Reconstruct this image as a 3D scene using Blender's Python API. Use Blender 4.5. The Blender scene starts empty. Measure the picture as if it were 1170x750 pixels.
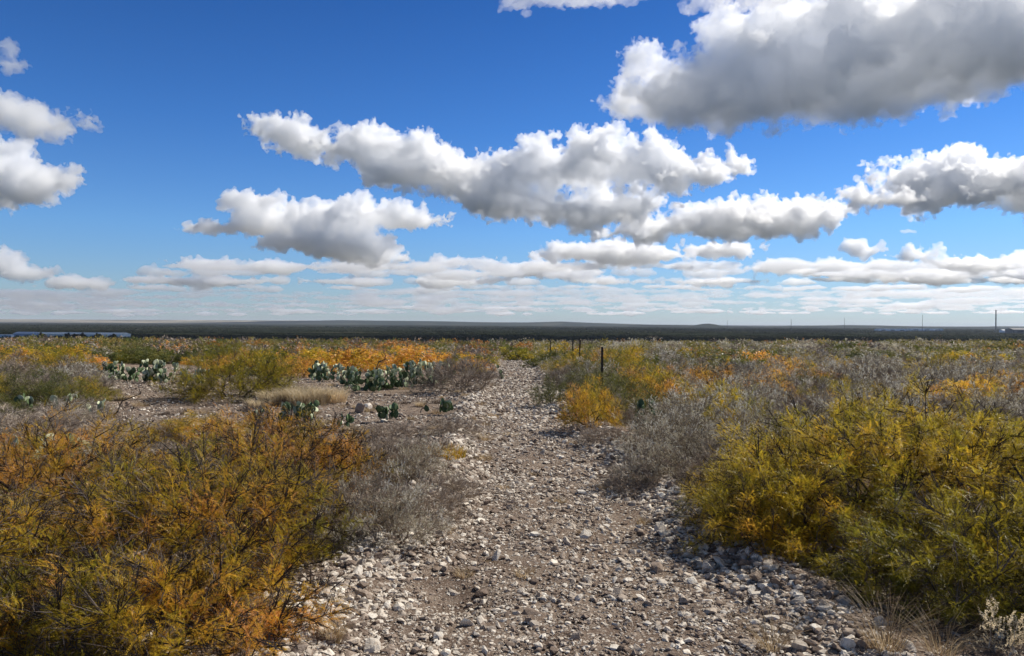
import bpy, bmesh, math, random, numpy as np
from mathutils import Vector, Matrix, Euler
R = math.radians
sc = bpy.context.scene
COL = sc.collection

# ------------------------------------------------------------------ camera
CAMH = 1.65
cd = bpy.data.cameras.new('camera'); cam = bpy.data.objects.new('camera', cd); COL.objects.link(cam)
cd.lens = 26; cd.sensor_width = 36; cd.clip_start = .05; cd.clip_end = 400000
cam.location = (0, 0, CAMH)
ROLL = .33
cam.rotation_mode = 'QUATERNION'
cam.rotation_quaternion = (Matrix.Rotation(R(90 - .34), 3, 'X') @ Matrix.Rotation(R(ROLL), 3, 'Z')).to_quaternion()
sc.camera = cam
CM = np.array(cam.rotation_quaternion.to_matrix())
F, CX, CY = 845., 585., 375.

def ray(px, py):
    v = CM @ np.array([(px - CX) / F, (CY - py) / F, -1.])
    return v / v[1]
def P(px, py, D):                       # world point at depth D (y = D)
    return np.array([0, 0, CAMH]) + ray(px, py) * D
def G(px, py, z=0.):                    # where the line of sight meets height z
    v = ray(px, py)
    return np.array([0, 0, CAMH]) + v * ((z - CAMH) / v[2])

# ------------------------------------------------------------------ world, sun, exposure
SUN_EL, SUN_AZ = 43, 60
w = bpy.data.worlds.new('World'); sc.world = w; w.use_nodes = True
nt = w.node_tree; bg = nt.nodes['Background']
sky = nt.nodes.new('ShaderNodeTexSky'); sky.sky_type = 'NISHITA'; sky.sun_disc = False
sky.sun_elevation = R(SUN_EL); sky.sun_rotation = R(SUN_AZ)
sky.air_density = 1.0; sky.dust_density = .15; sky.ozone_density = 3.0; sky.altitude = 300
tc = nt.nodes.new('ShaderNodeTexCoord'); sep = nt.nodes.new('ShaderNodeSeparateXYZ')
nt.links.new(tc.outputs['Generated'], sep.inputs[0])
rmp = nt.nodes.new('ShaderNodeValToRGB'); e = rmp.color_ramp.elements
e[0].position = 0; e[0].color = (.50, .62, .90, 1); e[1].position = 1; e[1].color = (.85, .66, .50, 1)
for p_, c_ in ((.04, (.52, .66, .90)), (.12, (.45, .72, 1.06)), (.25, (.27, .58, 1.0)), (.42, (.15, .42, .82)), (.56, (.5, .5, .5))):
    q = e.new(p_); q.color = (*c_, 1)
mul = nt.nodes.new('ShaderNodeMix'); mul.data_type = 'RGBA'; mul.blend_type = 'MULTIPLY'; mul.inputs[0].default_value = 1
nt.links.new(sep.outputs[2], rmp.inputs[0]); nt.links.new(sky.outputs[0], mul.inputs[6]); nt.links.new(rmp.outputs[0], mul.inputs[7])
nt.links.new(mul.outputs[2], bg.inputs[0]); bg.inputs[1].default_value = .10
sl = bpy.data.lights.new('sun', 'SUN'); sl.energy = 5.0; sl.angle = R(.53); sl.color = (1, .95, .87)
so = bpy.data.objects.new('sun', sl); COL.objects.link(so)
SD = Vector((math.sin(R(SUN_AZ)) * math.cos(R(SUN_EL)), math.cos(R(SUN_AZ)) * math.cos(R(SUN_EL)), math.sin(R(SUN_EL))))
so.rotation_euler = SD.to_track_quat('Z', 'Y').to_euler()
sc.view_settings.view_transform = 'Standard'; sc.view_settings.look = 'None'; sc.view_settings.gamma = 1
sc.view_settings.exposure = 0.22
cy = sc.cycles
cy.use_denoising = True; cy.denoiser = 'OPENIMAGEDENOISE'; cy.denoising_input_passes = 'RGB_ALBEDO_NORMAL'
cy.use_adaptive_sampling = True; cy.adaptive_threshold = .01
cy.max_bounces = 72; cy.volume_bounces = 70; cy.diffuse_bounces = 5; cy.glossy_bounces = 2; cy.transmission_bounces = 6; cy.transparent_max_bounces = 8
cy.sample_clamp_indirect = 6

# ------------------------------------------------------------------ helpers
def tag(o, label=None, cat=None, group=None, kind=None):
    if label: o['label'] = label
    if cat: o['category'] = cat
    if group: o['group'] = group
    if kind: o['kind'] = kind
    return o
def empty(name, loc=(0, 0, 0), rz=0., s=1.):
    o = bpy.data.objects.new(name, None); COL.objects.link(o); o.empty_display_size = .1
    o.location = loc; o.rotation_euler = (0, 0, rz); o.scale = (s, s, s) if np.isscalar(s) else s
    return o
def link(name, me, parent=None):
    o = bpy.data.objects.new(name, me); COL.objects.link(o); o.parent = parent
    return o
def copy_tree(o, parent=None):
    c = o.copy(); COL.objects.link(c); c.parent = parent
    for ch in o.children: copy_tree(ch, c)
    return c

class MB:                                # collects triangles as numpy arrays
    def __init__(s): s.V, s.F, s.T, s.M, s.n = [], [], [], [], 0
    def add(s, V, Fc, tint=0., mat=0):
        V = np.asarray(V, float).reshape(-1, 3); Fc = np.asarray(Fc, int)
        if Fc.shape[1] == 4: Fc = np.concatenate([Fc[:, [0, 1, 2]], Fc[:, [0, 2, 3]]])
        s.V.append(V); s.F.append(Fc + s.n); s.n += len(V)
        s.T.append(np.broadcast_to(np.asarray(tint, float), (len(V),)).copy()); s.M.append(np.full(len(Fc), mat))
    def inst(s, T, TF, mats, pos, tint, mat=0):   # template T,TF placed n times
        n, k = len(pos), len(T)
        if n == 0: return
        V = np.einsum('nij,kj->nki', mats, T) + pos[:, None, :]
        Fc = (TF[None] + (np.arange(n) * k)[:, None, None]).reshape(-1, TF.shape[1])
        s.add(V.reshape(-1, 3), Fc, np.repeat(tint, k), mat)
    def mesh(s, name, mats, smooth=False):
        V = np.concatenate(s.V).astype(np.float32); Fc = np.concatenate(s.F).astype(np.int32); T = np.concatenate(s.T).astype(np.float32)
        me = bpy.data.meshes.new(name)
        me.vertices.add(len(V)); me.vertices.foreach_set('co', V.ravel())
        me.loops.add(Fc.size); me.loops.foreach_set('vertex_index', Fc.ravel())
        me.polygons.add(len(Fc)); me.polygons.foreach_set('loop_start', np.arange(0, Fc.size, 3, dtype=np.int32))
        me.polygons.foreach_set('material_index', np.concatenate(s.M).astype(np.int32))
        me.polygons.foreach_set('use_smooth', np.full(len(Fc), smooth))
        a = me.attributes.new('tint', 'FLOAT', 'POINT'); a.data.foreach_set('value', T)
        me.update(calc_edges=True)
        for m in (mats if isinstance(mats, (list, tuple)) else [mats]): me.materials.append(m)
        return me

def unit(v): return v / (np.linalg.norm(v, axis=-1, keepdims=True) + 1e-9)
def frames(d, rng, up=None):             # rotation matrices with local X along d, random roll (or Z towards up)
    d = unit(d); r = rng.normal(size=d.shape) if up is None else np.broadcast_to(up, d.shape) + rng.normal(size=d.shape) * .25
    y = unit(np.cross(r, d)); z = np.cross(d, y)
    return np.stack([d, y, z], axis=2)

_rg = np.random.default_rng(99); _LAT = _rg.random((256, 256))
def vnoise(x, y):
    xi = np.floor(x).astype(int); yi = np.floor(y).astype(int); fx = x - xi; fy = y - yi
    fx = fx * fx * (3 - 2 * fx); fy = fy * fy * (3 - 2 * fy)
    L = lambda a, b: _LAT[a & 255, b & 255]
    return (L(xi, yi) * (1 - fx) + L(xi + 1, yi) * fx) * (1 - fy) + (L(xi, yi + 1) * (1 - fx) + L(xi + 1, yi + 1) * fx) * fy
def fbm(x, y, o=4):
    s = 0; a = .5
    for i in range(o): s = s + a * (vnoise(x * 2 ** i + 17 * i, y * 2 ** i - 9 * i) - .5); a *= .5
    return s
def sst(a, b, x):
    t = np.clip((x - a) / (b - a), 0, 1); return t * t * (3 - 2 * t)

# ------------------------------------------------------------------ materials
def mat(name):
    m = bpy.data.materials.new(name); m.use_nodes = True; return m, m.node_tree, m.node_tree.nodes['Principled BSDF']
def N(nt, t, **kw):
    n = nt.nodes.new(t)
    for k, v in kw.items():
        if hasattr(n, k): setattr(n, k, v)
        else: n.inputs[k.replace('_', ' ')].default_value = v
    return n
def ramp(nt, stops, src):
    r = nt.nodes.new('ShaderNodeValToRGB'); e = r.color_ramp.elements
    while len(e) < len(stops): e.new(.5)
    for i, (p, c) in enumerate(stops): e[i].position = p; e[i].color = (*c, 1)
    nt.links.new(src, r.inputs[0]); return r.outputs[0]
def mixc(nt, fac, a, b, bt='MIX'):
    m = nt.nodes.new('ShaderNodeMix'); m.data_type = 'RGBA'; m.blend_type = bt
    for i, v in ((0, fac), (6, a), (7, b)):
        if hasattr(v, 'is_linked'): nt.links.new(v, m.inputs[i])
        else: m.inputs[i].default_value = (*v, 1) if isinstance(v, tuple) else v
    return m.outputs[2]

def leaf_mat(name, stops, trans=.35, rough=.5, spec=.2):
    m, nt, b = mat(name)
    at = N(nt, 'ShaderNodeAttribute', attribute_name='tint')
    col = ramp(nt, stops, at.outputs['Fac'])
    oi = N(nt, 'ShaderNodeObjectInfo')
    mr = N(nt, 'ShaderNodeMapRange'); nt.links.new(oi.outputs['Random'], mr.inputs[0]); mr.inputs[3].default_value = .8; mr.inputs[4].default_value = 1.2
    hs = N(nt, 'ShaderNodeHueSaturation'); nt.links.new(mr.outputs[0], hs.inputs['Value']); nt.links.new(col, hs.inputs['Color'])
    nt.links.new(hs.outputs[0], b.inputs['Base Color']); b.inputs['Roughness'].default_value = rough
    b.inputs['Specular IOR Level'].default_value = spec
    if trans:
        tr = N(nt, 'ShaderNodeBsdfTranslucent'); nt.links.new(hs.outputs[0], tr.inputs[0])
        mx = N(nt, 'ShaderNodeMixShader'); mx.inputs[0].default_value = trans
        out = nt.nodes['Material Output']
        nt.links.new(b.outputs[0], mx.inputs[1]); nt.links.new(tr.outputs[0], mx.inputs[2]); nt.links.new(mx.outputs[0], out.inputs[0])
    return m
GOLD_ST = [(0, (.09, .11, .016)), (.22, (.22, .195, .020)), (.42, (.43, .325, .026)), (.58, (.62, .39, .035)), (.74, (.72, .38, .05)), (.88, (.70, .31, .08)), (1, (.76, .48, .26))]
M_gold = leaf_mat('gold feathery foliage', [(p_, tuple(min(.85, v_ * 1.14) for v_ in c_)) for p_, c_ in GOLD_ST], .5, .38, .3)
M_dull = leaf_mat('muted far foliage', [(0, (.10, .09, .04)), (.25, (.20, .175, .05)), (.5, (.34, .26, .07)), (.75, (.42, .24, .08)), (1, (.45, .25, .13))], .4)
M_green = leaf_mat('olive foliage', [(0, (.05, .07, .02)), (.5, (.12, .13, .03)), (1, (.26, .22, .05))], .35)
M_sage = leaf_mat('silver grey foliage', [(0, (.15, .11, .07)), (.4, (.35, .30, .20)), (.7, (.60, .55, .42)), (1, (.78, .74, .65))], .3)
M_rust = leaf_mat('rust brown foliage', [(0, (.12, .06, .03)), (.5, (.30, .14, .045)), (1, (.52, .25, .07))], .3)
M_straw = leaf_mat('dry grass blades', [(0, (.24, .15, .08)), (.5, (.50, .38, .22)), (1, (.78, .66, .45))], .45)
M_brown = leaf_mat('bare brown twigs', [(0, (.12, .085, .06)), (.5, (.28, .22, .165)), (1, (.50, .43, .35))], 0, .8, .1)
M_bark = leaf_mat('dark grey bark', [(0, (.03, .022, .018)), (.5, (.07, .052, .042)), (1, (.16, .13, .11))], 0, .85, .1)
M_greyb = leaf_mat('pale grey bark', [(0, (.14, .11, .085)), (.5, (.27, .235, .19)), (1, (.44, .41, .35))], 0, .85, .1)
M_pad = leaf_mat('cactus pads', [(0, (.03, .05, .022)), (.45, (.08, .12, .05)), (.7, (.15, .21, .09)), (1, (.56, .57, .38))], 0, .6, .2)
M_far = leaf_mat('distant scrub foliage', [(0, (.008, .012, .007)), (.5, (.018, .023, .011)), (.85, (.035, .034, .015)), (1, (.06, .05, .02))], .1, .9, 0)

def rock_mat():
    m, nt, b = mat('weathered limestone')
    g = N(nt, 'ShaderNodeNewGeometry'); at = N(nt, 'ShaderNodeAttribute', attribute_name='tint')
    n1 = N(nt, 'ShaderNodeTexNoise', Scale=38., Detail=6., Roughness=.7); nt.links.new(g.outputs['Position'], n1.inputs['Vector'])
    base = ramp(nt, [(0, (.10, .068, .05)), (.35, (.29, .225, .175)), (.7, (.53, .46, .375)), (1, (.76, .70, .60))], at.outputs['Fac'])
    st = ramp(nt, [(.3, (.55, .48, .42)), (.55, (1, 1, 1)), (.8, (1.05, 1.0, .92))], n1.outputs['Fac'])
    nt.links.new(mixc(nt, 1., base, st, 'MULTIPLY'), b.inputs['Base Color'])
    bp = N(nt, 'ShaderNodeBump', Strength=.5, Distance=.01); n2 = N(nt, 'ShaderNodeTexNoise', Scale=90., Detail=4.)
    nt.links.new(g.outputs['Position'], n2.inputs['Vector']); nt.links.new(n2.outputs['Fac'], bp.inputs['Height']); nt.links.new(bp.outputs[0], b.inputs['Normal'])
    b.inputs['Roughness'].default_value = .85; b.inputs['Specular IOR Level'].default_value = .2
    return m
M_rock = rock_mat()

def ground_mat(path=False):
    m, nt, b = mat('stony path soil' if path else 'dry caliche soil')
    g = N(nt, 'ShaderNodeNewGeometry'); pos = g.outputs['Position']
    def tex(t, **k):
        n = N(nt, t, **k); nt.links.new(pos, n.inputs['Vector']); return n
    big = tex('ShaderNodeTexNoise', Scale=.55, Detail=5.); mid = tex('ShaderNodeTexNoise', Scale=4.5, Detail=6., Roughness=.65)
    fine = tex('ShaderNodeTexNoise', Scale=60., Detail=5., Roughness=.7)
    v1 = tex('ShaderNodeTexVoronoi', Scale=34.); v2 = tex('ShaderNodeTexVoronoi', Scale=85.)
    soil = ramp(nt, [(.3, (.115, .082, .062)), (.5, (.20, .15, .118)), (.7, (.32, .26, .205))], mid.outputs['Fac'])
    soil = mixc(nt, ramp(nt, [(.42, (0, 0, 0)), (.7, (.5, .5, .5))], big.outputs['Fac']), soil, (.30, .225, .165))
    soil = mixc(nt, .8, soil, ramp(nt, [(.3, (.5, .46, .43)), (.6, (1.1, 1.08, 1.05))], fine.outputs['Fac']), 'MULTIPLY')
    sx = N(nt, 'ShaderNodeSeparateColor'); nt.links.new(v1.outputs['Color'], sx.inputs[0])
    chip = ramp(nt, [(.0, (0, 0, 0)), (.42 if path else .6, (0, 0, 0)), (.5 if path else .68, (.9, .9, .9))], sx.outputs[0])
    dd = ramp(nt, [(.25, (1, 1, 1)), (.4, (0, 0, 0))], v1.outputs['Distance'])
    fac = mixc(nt, 1., chip, dd, 'MULTIPLY')
    sx2 = N(nt, 'ShaderNodeSeparateColor'); nt.links.new(v2.outputs['Color'], sx2.inputs[0])
    c2 = mixc(nt, 1., ramp(nt, [(.55, (0, 0, 0)), (.6, (.8, .8, .8))], sx2.outputs[1]), ramp(nt, [(.3, (1, 1, 1)), (.45, (0, 0, 0))], v2.outputs['Distance']), 'MULTIPLY')
    stone = ramp(nt, [(0, (.30, .25, .20)), (1, (.58, .52, .44))], sx.outputs[2])
    col = mixc(nt, fac, mixc(nt, c2, soil, (.42, .36, .29)), stone)
    if not path:                          # beyond the plateau the ground carries scrub and dark litter
        sp = N(nt, 'ShaderNodeSeparateXYZ'); nt.links.new(pos, sp.inputs[0])
        mr = N(nt, 'ShaderNodeMapRange'); nt.links.new(sp.outputs[1], mr.inputs[0]); mr.inputs[1].default_value = 60; mr.inputs[2].default_value = 220
        nf = N(nt, 'ShaderNodeTexNoise', Scale=.004, Detail=8., Roughness=.65); mp = N(nt, 'ShaderNodeMapping'); mp.inputs['Scale'].default_value = (.35, 1, 1)
        nt.links.new(pos, mp.inputs[0]); nt.links.new(mp.outputs[0], nf.inputs['Vector'])
        ns = N(nt, 'ShaderNodeTexNoise', Scale=.06, Detail=6., Roughness=.75); nt.links.new(pos, ns.inputs['Vector'])
        farc = ramp(nt, [(.4, (.014, .018, .011)), (.55, (.03, .032, .018)), (.64, (.08, .07, .04)), (.78, (.24, .20, .14))], nf.outputs['Fac'])
        farc = mixc(nt, ramp(nt, [(.4, (1, 1, 1)), (.62, (.25, .25, .25))], ns.outputs['Fac']), farc, (.012, .016, .009))
        col = mixc(nt, mr.outputs[0], col, farc)
    nt.links.new(col, b.inputs['Base Color'])
    hm = N(nt, 'ShaderNodeMath', operation='MULTIPLY'); nt.links.new(fac, hm.inputs[0]); hm.inputs[1].default_value = .6
    ha = N(nt, 'ShaderNodeMath', operation='ADD'); nt.links.new(hm.outputs[0], ha.inputs[0]); nt.links.new(fine.outputs['Fac'], ha.inputs[1])
    bp = N(nt, 'ShaderNodeBump', Strength=.9, Distance=.02); nt.links.new(ha.outputs[0], bp.inputs['Height']); nt.links.new(bp.outputs[0], b.inputs['Normal'])
    b.inputs['Roughness'].default_value = 1; b.inputs['Specular IOR Level'].default_value = .0
    return m
M_ground = ground_mat(); M_path = ground_mat(True)
def plain(name, c, rough=.7, metal=0., nscale=3., namp=.25):
    m, nt, b = mat(name)
    g = N(nt, 'ShaderNodeNewGeometry'); n = N(nt, 'ShaderNodeTexNoise', Scale=nscale, Detail=5.); nt.links.new(g.outputs['Position'], n.inputs['Vector'])
    col = ramp(nt, [(.3, tuple(x * (1 - namp) for x in c)), (.7, tuple(min(1, x * (1 + namp)) for x in c))], n.outputs['Fac'])
    nt.links.new(col, b.inputs['Base Color']); b.inputs['Roughness'].default_value = rough; b.inputs['Metallic'].default_value = metal
    return m

# ------------------------------------------------------------------ terrain
_py = np.linspace(-5, 60, 261); _ker = np.exp(-np.linspace(-2, 2, 9) ** 2); _ker /= _ker.sum()
_pc = np.convolve(np.pad(np.interp(_py, [0, 5, 8, 11, 15, 20, 35, 60], [.30, .36, .42, .30, .05, .16, .22, .4]), 4, 'edge'), _ker, 'valid')
_pw = np.convolve(np.pad(np.interp(_py, [0, 4, 5.5, 7.3, 10.7, 15, 20, 40], [1.3, 1.28, 1.12, .98, .93, .76, .8, .9]), 4, 'edge'), _ker, 'valid')
def path_c(y): return np.interp(y, _py, _pc)
def path_w(y): return np.interp(y, _py, _pw)
def hgt(x, y):
    x = np.asarray(x, float); y = np.asarray(y, float)
    r = np.hypot(x, y)
    c0 = 44 + .35 * np.maximum(x, 0) + .12 * np.maximum(-x, 0)
    drop = -21 * sst(0, 420, y - c0)
    side = -21 * sst(260, 1400, np.abs(x)) * (y <= 470); drop = np.minimum(drop, side)
    h = (.22 * fbm(x * .11, y * .11, 3) * sst(2, 9, r) + .07 * fbm(x * .8, y * .8, 3)) * (1 - .75 * sst(9, 15, r)) + .035 * fbm(x * 6, y * 6, 3) * (r < 40)
    dx = np.abs(x - path_c(y)); wv = path_w(y)
    h = h - .07 * (1 - sst(wv * .75, wv * 1.25, dx)) * (y < 60) + .06 * np.exp(-((dx - wv * 1.2) / .25) ** 2) * (y < 60)
    lx = path_c(y) - x
    h = h + .15 * np.exp(-((y - 8.2) / 1.9) ** 2) * sst(wv * .93, wv * 1.1, lx) * (1 - sst(wv * 1.3, wv * 2.6, lx)) * (.7 + fbm(x * 3, y * 3, 2))
    h = h - .10 * sst(.35, 0, np.hypot(x + .35, (y - 4.6) * .8)) - .5 * sst(14, 52, y)
    h = h + 7 * fbm(x * .0016, y * .0016, 4) * sst(300, 1200, r)
    return h + drop
def axis(lo, hi, step, g, far_lo, far_hi):
    a = list(np.arange(lo, hi, step)); s = step; v = a[-1]
    while v < far_hi: s *= g; v += s; a.append(v)
    s = step; v = a[0]; bk = []
    while v > far_lo: s *= g; v -= s; bk.append(v)
    return np.array(bk[::-1] + a)
xs = axis(-3.2, 3.2, .055, 1.055, -90000, 90000); ys = axis(2.2, 9.5, .05, 1.028, -1500, 120000)
X, Y = np.meshgrid(xs, ys); Z = hgt(X, Y)
nx, ny = len(xs), len(ys)
idx = np.arange(nx * ny).reshape(ny, nx)
b = MB(); b.add(np.stack([X, Y, Z], -1).reshape(-1, 3), np.stack([idx[:-1, :-1], idx[:-1, 1:], idx[1:, 1:], idx[1:, :-1]], -1).reshape(-1, 4))
tag(link('ground', b.mesh('ground', M_ground, True)), kind='structure')
# the path: a sheet riding just above the ground, sinking into it along ragged edges
ys2 = np.concatenate([np.arange(-3, 12, .06), np.arange(12, 56, .2)]); t2 = np.linspace(-1, 1, 49)
T2, Y2 = np.meshgrid(t2, ys2)
wd = path_w(Y2) * (1.02 + .25 * fbm(Y2 * 1.7, np.sign(T2) * 5.0 + 3, 3) * 2)
X2 = path_c(Y2) + T2 * wd
Z2 = hgt(X2, Y2) + .012 - .05 * sst(.9, 1, np.abs(T2)) + .03 * fbm(X2 * 9, Y2 * 9, 3)
i2 = np.arange(T2.size).reshape(T2.shape)
b = MB(); b.add(np.stack([X2, Y2, Z2], -1).reshape(-1, 3), np.stack([i2[:-1, :-1], i2[:-1, 1:], i2[1:, 1:], i2[1:, :-1]], -1).reshape(-1, 4))
tag(link('path', b.mesh('path', M_path, True)), kind='structure')
def gz(x, y): return float(hgt(x, y))
def gp(px, py):                         # where the line of sight meets the terrain
    p = G(px, py)
    for _ in range(6): p = G(px, py, gz(p[0], p[1]))
    return p[0], p[1]

# ------------------------------------------------------------------ clouds: closed meshes filled with scattering air
def cloud_mat(name, dens, col=(1, 1, 1)):
    m = bpy.data.materials.new(name); m.use_nodes = True; n = m.node_tree; n.nodes.clear()
    o = n.nodes.new('ShaderNodeOutputMaterial'); v = n.nodes.new('ShaderNodeVolumeScatter')
    v.inputs['Color'].default_value = (*col, 1); v.inputs['Density'].default_value = dens; v.inputs['Anisotropy'].default_value = .5
    n.links.new(v.outputs[0], o.inputs['Volume']); return m
def ico(sub):
    bm = bmesh.new(); bmesh.ops.create_icosphere(bm, subdivisions=sub, radius=1)
    V = np.array([v.co for v in bm.verts]); Fc = np.array([[x.index for x in f.verts] for f in bm.faces]); bm.free(); return V, Fc
ICO0, ICO1, ICO2 = ico(1), ico(2), ico(3)
CH = 1000.; DK = 1.35
def cloud(name, blobs, pb, seed, mt, puffs=40, det=1.4, flat=.6, amp=1.):
    """blobs: (px, py, rx, ry) outlines of the masses; pb: pixel row of the base, which fixes the distance of a deck CH high"""
    rg = np.random.default_rng(seed); D = CH / ((370 - pb) / F); k = D / F
    V, Fs, n = [], [], 0
    def put(c, r):
        nonlocal n
        V.append(ICO1[0] * r + c); Fs.append(ICO1[1] + n); n += len(ICO1[0])
    for (px, py, rx, ry) in blobs:
        rx *= 1.08; ry *= 1.18
        d0 = D * rg.uniform(.97, 1.03); c = P(px, py, d0); r = np.array([rx * k, rx * k * .5, ry * k]); put(c, r * .8)
        for q in range(puffs):
            u = rg.normal(size=3); u /= np.linalg.norm(u)
            if u[2] < 0: u[2] *= flat
            s = min(r[0], r[2]) * rg.uniform(.16, .5); c2 = c + u * r * rg.uniform(.7, 1.05); put(c2, np.array([s * 1.25, s * 1.1, s * .8]))
            for j in range(4):
                u2 = rg.normal(size=3); u2 /= np.linalg.norm(u2); s2 = s * rg.uniform(.18, .45); put(c2 + u2 * s * .95, np.array([s2 * 1.2, s2, s2 * .85]))
    me = bpy.data.meshes.new('cloud_raw'); me.from_pydata(np.concatenate(V).tolist(), [], np.concatenate(Fs).tolist())
    o = bpy.data.objects.new('cloud_raw', me); COL.objects.link(o)
    def rem(s):
        m = o.modifiers.new('r', 'REMESH'); m.mode = 'VOXEL'; m.voxel_size = k * s
    def dis(sz, st, hard=False):
        t = bpy.data.textures.new('puff noise', 'CLOUDS'); t.noise_scale = k * sz; t.noise_depth = 3; t.noise_type = 'HARD_NOISE' if hard else 'SOFT_NOISE'
        m = o.modifiers.new('d', 'DISPLACE'); m.texture = t; m.strength = k * st * amp; m.mid_level = .42 if hard else .48; m.texture_coords = 'GLOBAL'
    rem(det * 1.5); dis(70, 36); dis(30, 24, True); rem(det * 1.15); dis(13, 15, True); rem(det); dis(6.5, 6.5, True); rem(det * .85); dis(3, 2.0, True)
    dg = bpy.context.evaluated_depsgraph_get(); me2 = bpy.data.meshes.new_from_object(o.evaluated_get(dg))
    bpy.data.objects.remove(o); bpy.data.meshes.remove(me)
    me2.materials.clear(); me2.materials.append(mt)
    return link(name, me2)
M_c1 = cloud_mat('cumulus', .015); M_c2 = cloud_mat('distant cumulus', .0048); M_c3 = cloud_mat('faint far cloud', .0016)
GR = 'cumulus clouds across the blue sky'
CL = [
 ('huge grey-bottomed cumulus cloud filling the upper right of the sky', 165, [(728, 112, 38, 26), (775, 100, 50, 40), (840, 100, 70, 56), (920, 90, 80, 66), (1000, 75, 85, 66), (1080, 55, 90, 66), (1160, 45, 90, 68), (1230, 40, 80, 65)], .009),
 ('long white cumulus cloud stretching over the middle of the sky', 255, [(305, 146, 34, 13), (352, 163, 50, 20), (415, 175, 58, 25), (480, 190, 60, 26), (545, 205, 60, 28), (620, 192, 66, 30), (700, 188, 68, 32), (770, 196, 52, 30), (832, 186, 34, 13), (600, 235, 66, 24), (690, 240, 80, 24), (530, 225, 40, 15)], .013),
 ('low layered cloud bank left of centre with ragged top', 296, [(298, 229, 40, 13), (240, 262, 44, 12), (310, 256, 64, 20), (385, 250, 68, 22), (465, 250, 58, 15), (345, 276, 66, 14), (400, 284, 70, 16), (440, 296, 34, 11)], .009),
 ('flat grey cloud joining the middle and the right hand banks', 276, [(738, 264, 54, 17), (805, 256, 62, 22), (880, 250, 62, 25), (940, 236, 45, 18)], .011),
 ('bright heaped cumulus cloud at the right edge of the sky', 248, [(1008, 198, 34, 16), (1065, 208, 58, 32), (1130, 215, 60, 32), (1200, 212, 50, 34), (1020, 228, 46, 12)], .012),
 ('rounded white cloud in the upper left, above the largest left cloud', 162, [(22, 138, 52, 24), (78, 140, 28, 16)], .012),
 ('small wispy cloud scrap near the top left corner', 95, [(2, 66, 20, 18), (22, 80, 16, 10)], .008),
 ('tall white cloud cut off by the left edge of the sky', 250, [(-12, 203, 52, 44), (30, 216, 46, 32), (68, 216, 22, 13)], .012),
 ('thin white cloud touching the top edge above the middle', 20, [(595, 3, 40, 12), (650, -3, 55, 12), (720, 0, 26, 10)], .010),
 ('white cloud patch at the top edge beside the huge grey cloud', 25, [(812, 4, 32, 15), (868, 0, 38, 12), (920, -8, 30, 14)], .010),
 ('long thin grey cloud under the middle cloud bank', 308, [(648, 290, 50, 10), (725, 292, 70, 15), (815, 286, 54, 11)], .008),
 ('small oval white cloud low on the right', 292, [(988, 286, 26, 10)], .008),
 ('tiny cloud fleck above the small oval cloud', 268, [(1035, 265, 15, 5)], .006),
 ('rounded low cloud beside the small oval cloud', 304, [(1048, 292, 36, 13), (1110, 302, 60, 10)], .007),
 ('long low cloud bank at left above the horizon', 330, [(235, 302, 55, 8), (320, 306, 75, 10), (400, 306, 45, 9), (170, 320, 42, 8), (230, 322, 66, 8), (380, 322, 50, 6)], .0040),
 ('long low cloud bank at centre above the horizon', 325, [(535, 300, 50, 9), (590, 308, 66, 11), (650, 312, 60, 10), (520, 322, 66, 7), (700, 322, 60, 6)], .0040),
 ('long low cloud bank at right above the horizon', 328, [(890, 308, 55, 9), (960, 310, 80, 12), (1050, 314, 85, 12), (1150, 304, 60, 14), (1180, 318, 60, 9), (820, 322, 66, 7)], .0040),
 ('low cloud heap at the left edge above the horizon', 322, [(0, 300, 34, 13), (35, 312, 38, 9), (85, 325, 40, 7)], .0045),
]
for i, (lab, pb, bl, dn) in enumerate(CL):
    m = cloud_mat('cumulus %d' % i, dn * DK)
    tag(cloud('cloud', bl, pb, 10 + i, m, puffs=42 if len(bl) > 3 else 30, det=1.15 if pb < 300 else .95, amp=min(1, np.mean([q[3] for q in bl]) / 26 + .12)), lab, 'cloud', GR)
# the far deck down to the horizon: too many banks to count
def deck(seed, rows, pb0, dp, L0, L1, h0, h1, gap, mt, lo, hi):
    rg = np.random.default_rng(seed); far = []
    for row in range(rows):
        pb = pb0 + row * dp; x = rg.uniform(-60, 0); t = row / max(1, rows - 1)
        while x < 1230:
            L = rg.uniform(L0, L1) * (1 - .35 * t)
            if lo(x, pb): far.append(cloud('clouds', [(x + L * .55 * q, pb - rg.uniform(2, 6), L * rg.uniform(.35, .6), rg.uniform(h0, h1) * (1 - .5 * t)) for q in range(int(rg.integers(2, 4)))], pb + 1.5, int(rg.integers(1e6)), mt, puffs=14, det=1.25, amp=.26 * (1 - .4 * t)))
            x += L * rg.uniform(*gap)
    b_ = MB()
    for o in far:
        n_ = len(o.data.vertices); v = np.empty(n_ * 3); o.data.vertices.foreach_get('co', v); o.data.calc_loop_triangles()
        tr = np.empty(len(o.data.loop_triangles) * 3, int); o.data.loop_triangles.foreach_get('vertices', tr)
        if n_: b_.add(v.reshape(-1, 3), tr.reshape(-1, 3))
    for o in far:
        me = o.data; bpy.data.objects.remove(o); bpy.data.meshes.remove(me)
    return tag(link('clouds', b_.mesh('clouds', mt)), hi, 'clouds', kind='stuff')
deck(5, 8, 338, 3.4, 40, 105, 3.4, 6.2, (.9, 1.6), M_c3, lambda x, y: True, 'faint rows of far clouds low over the horizon')
deck(6, 4, 308, 8.5, 45, 95, 5.5, 9.5, (1.1, 2.3), M_c2, lambda x, y: 110 < x < 460 or x > 470, 'broken white cloud deck in rows above the horizon')

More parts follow.
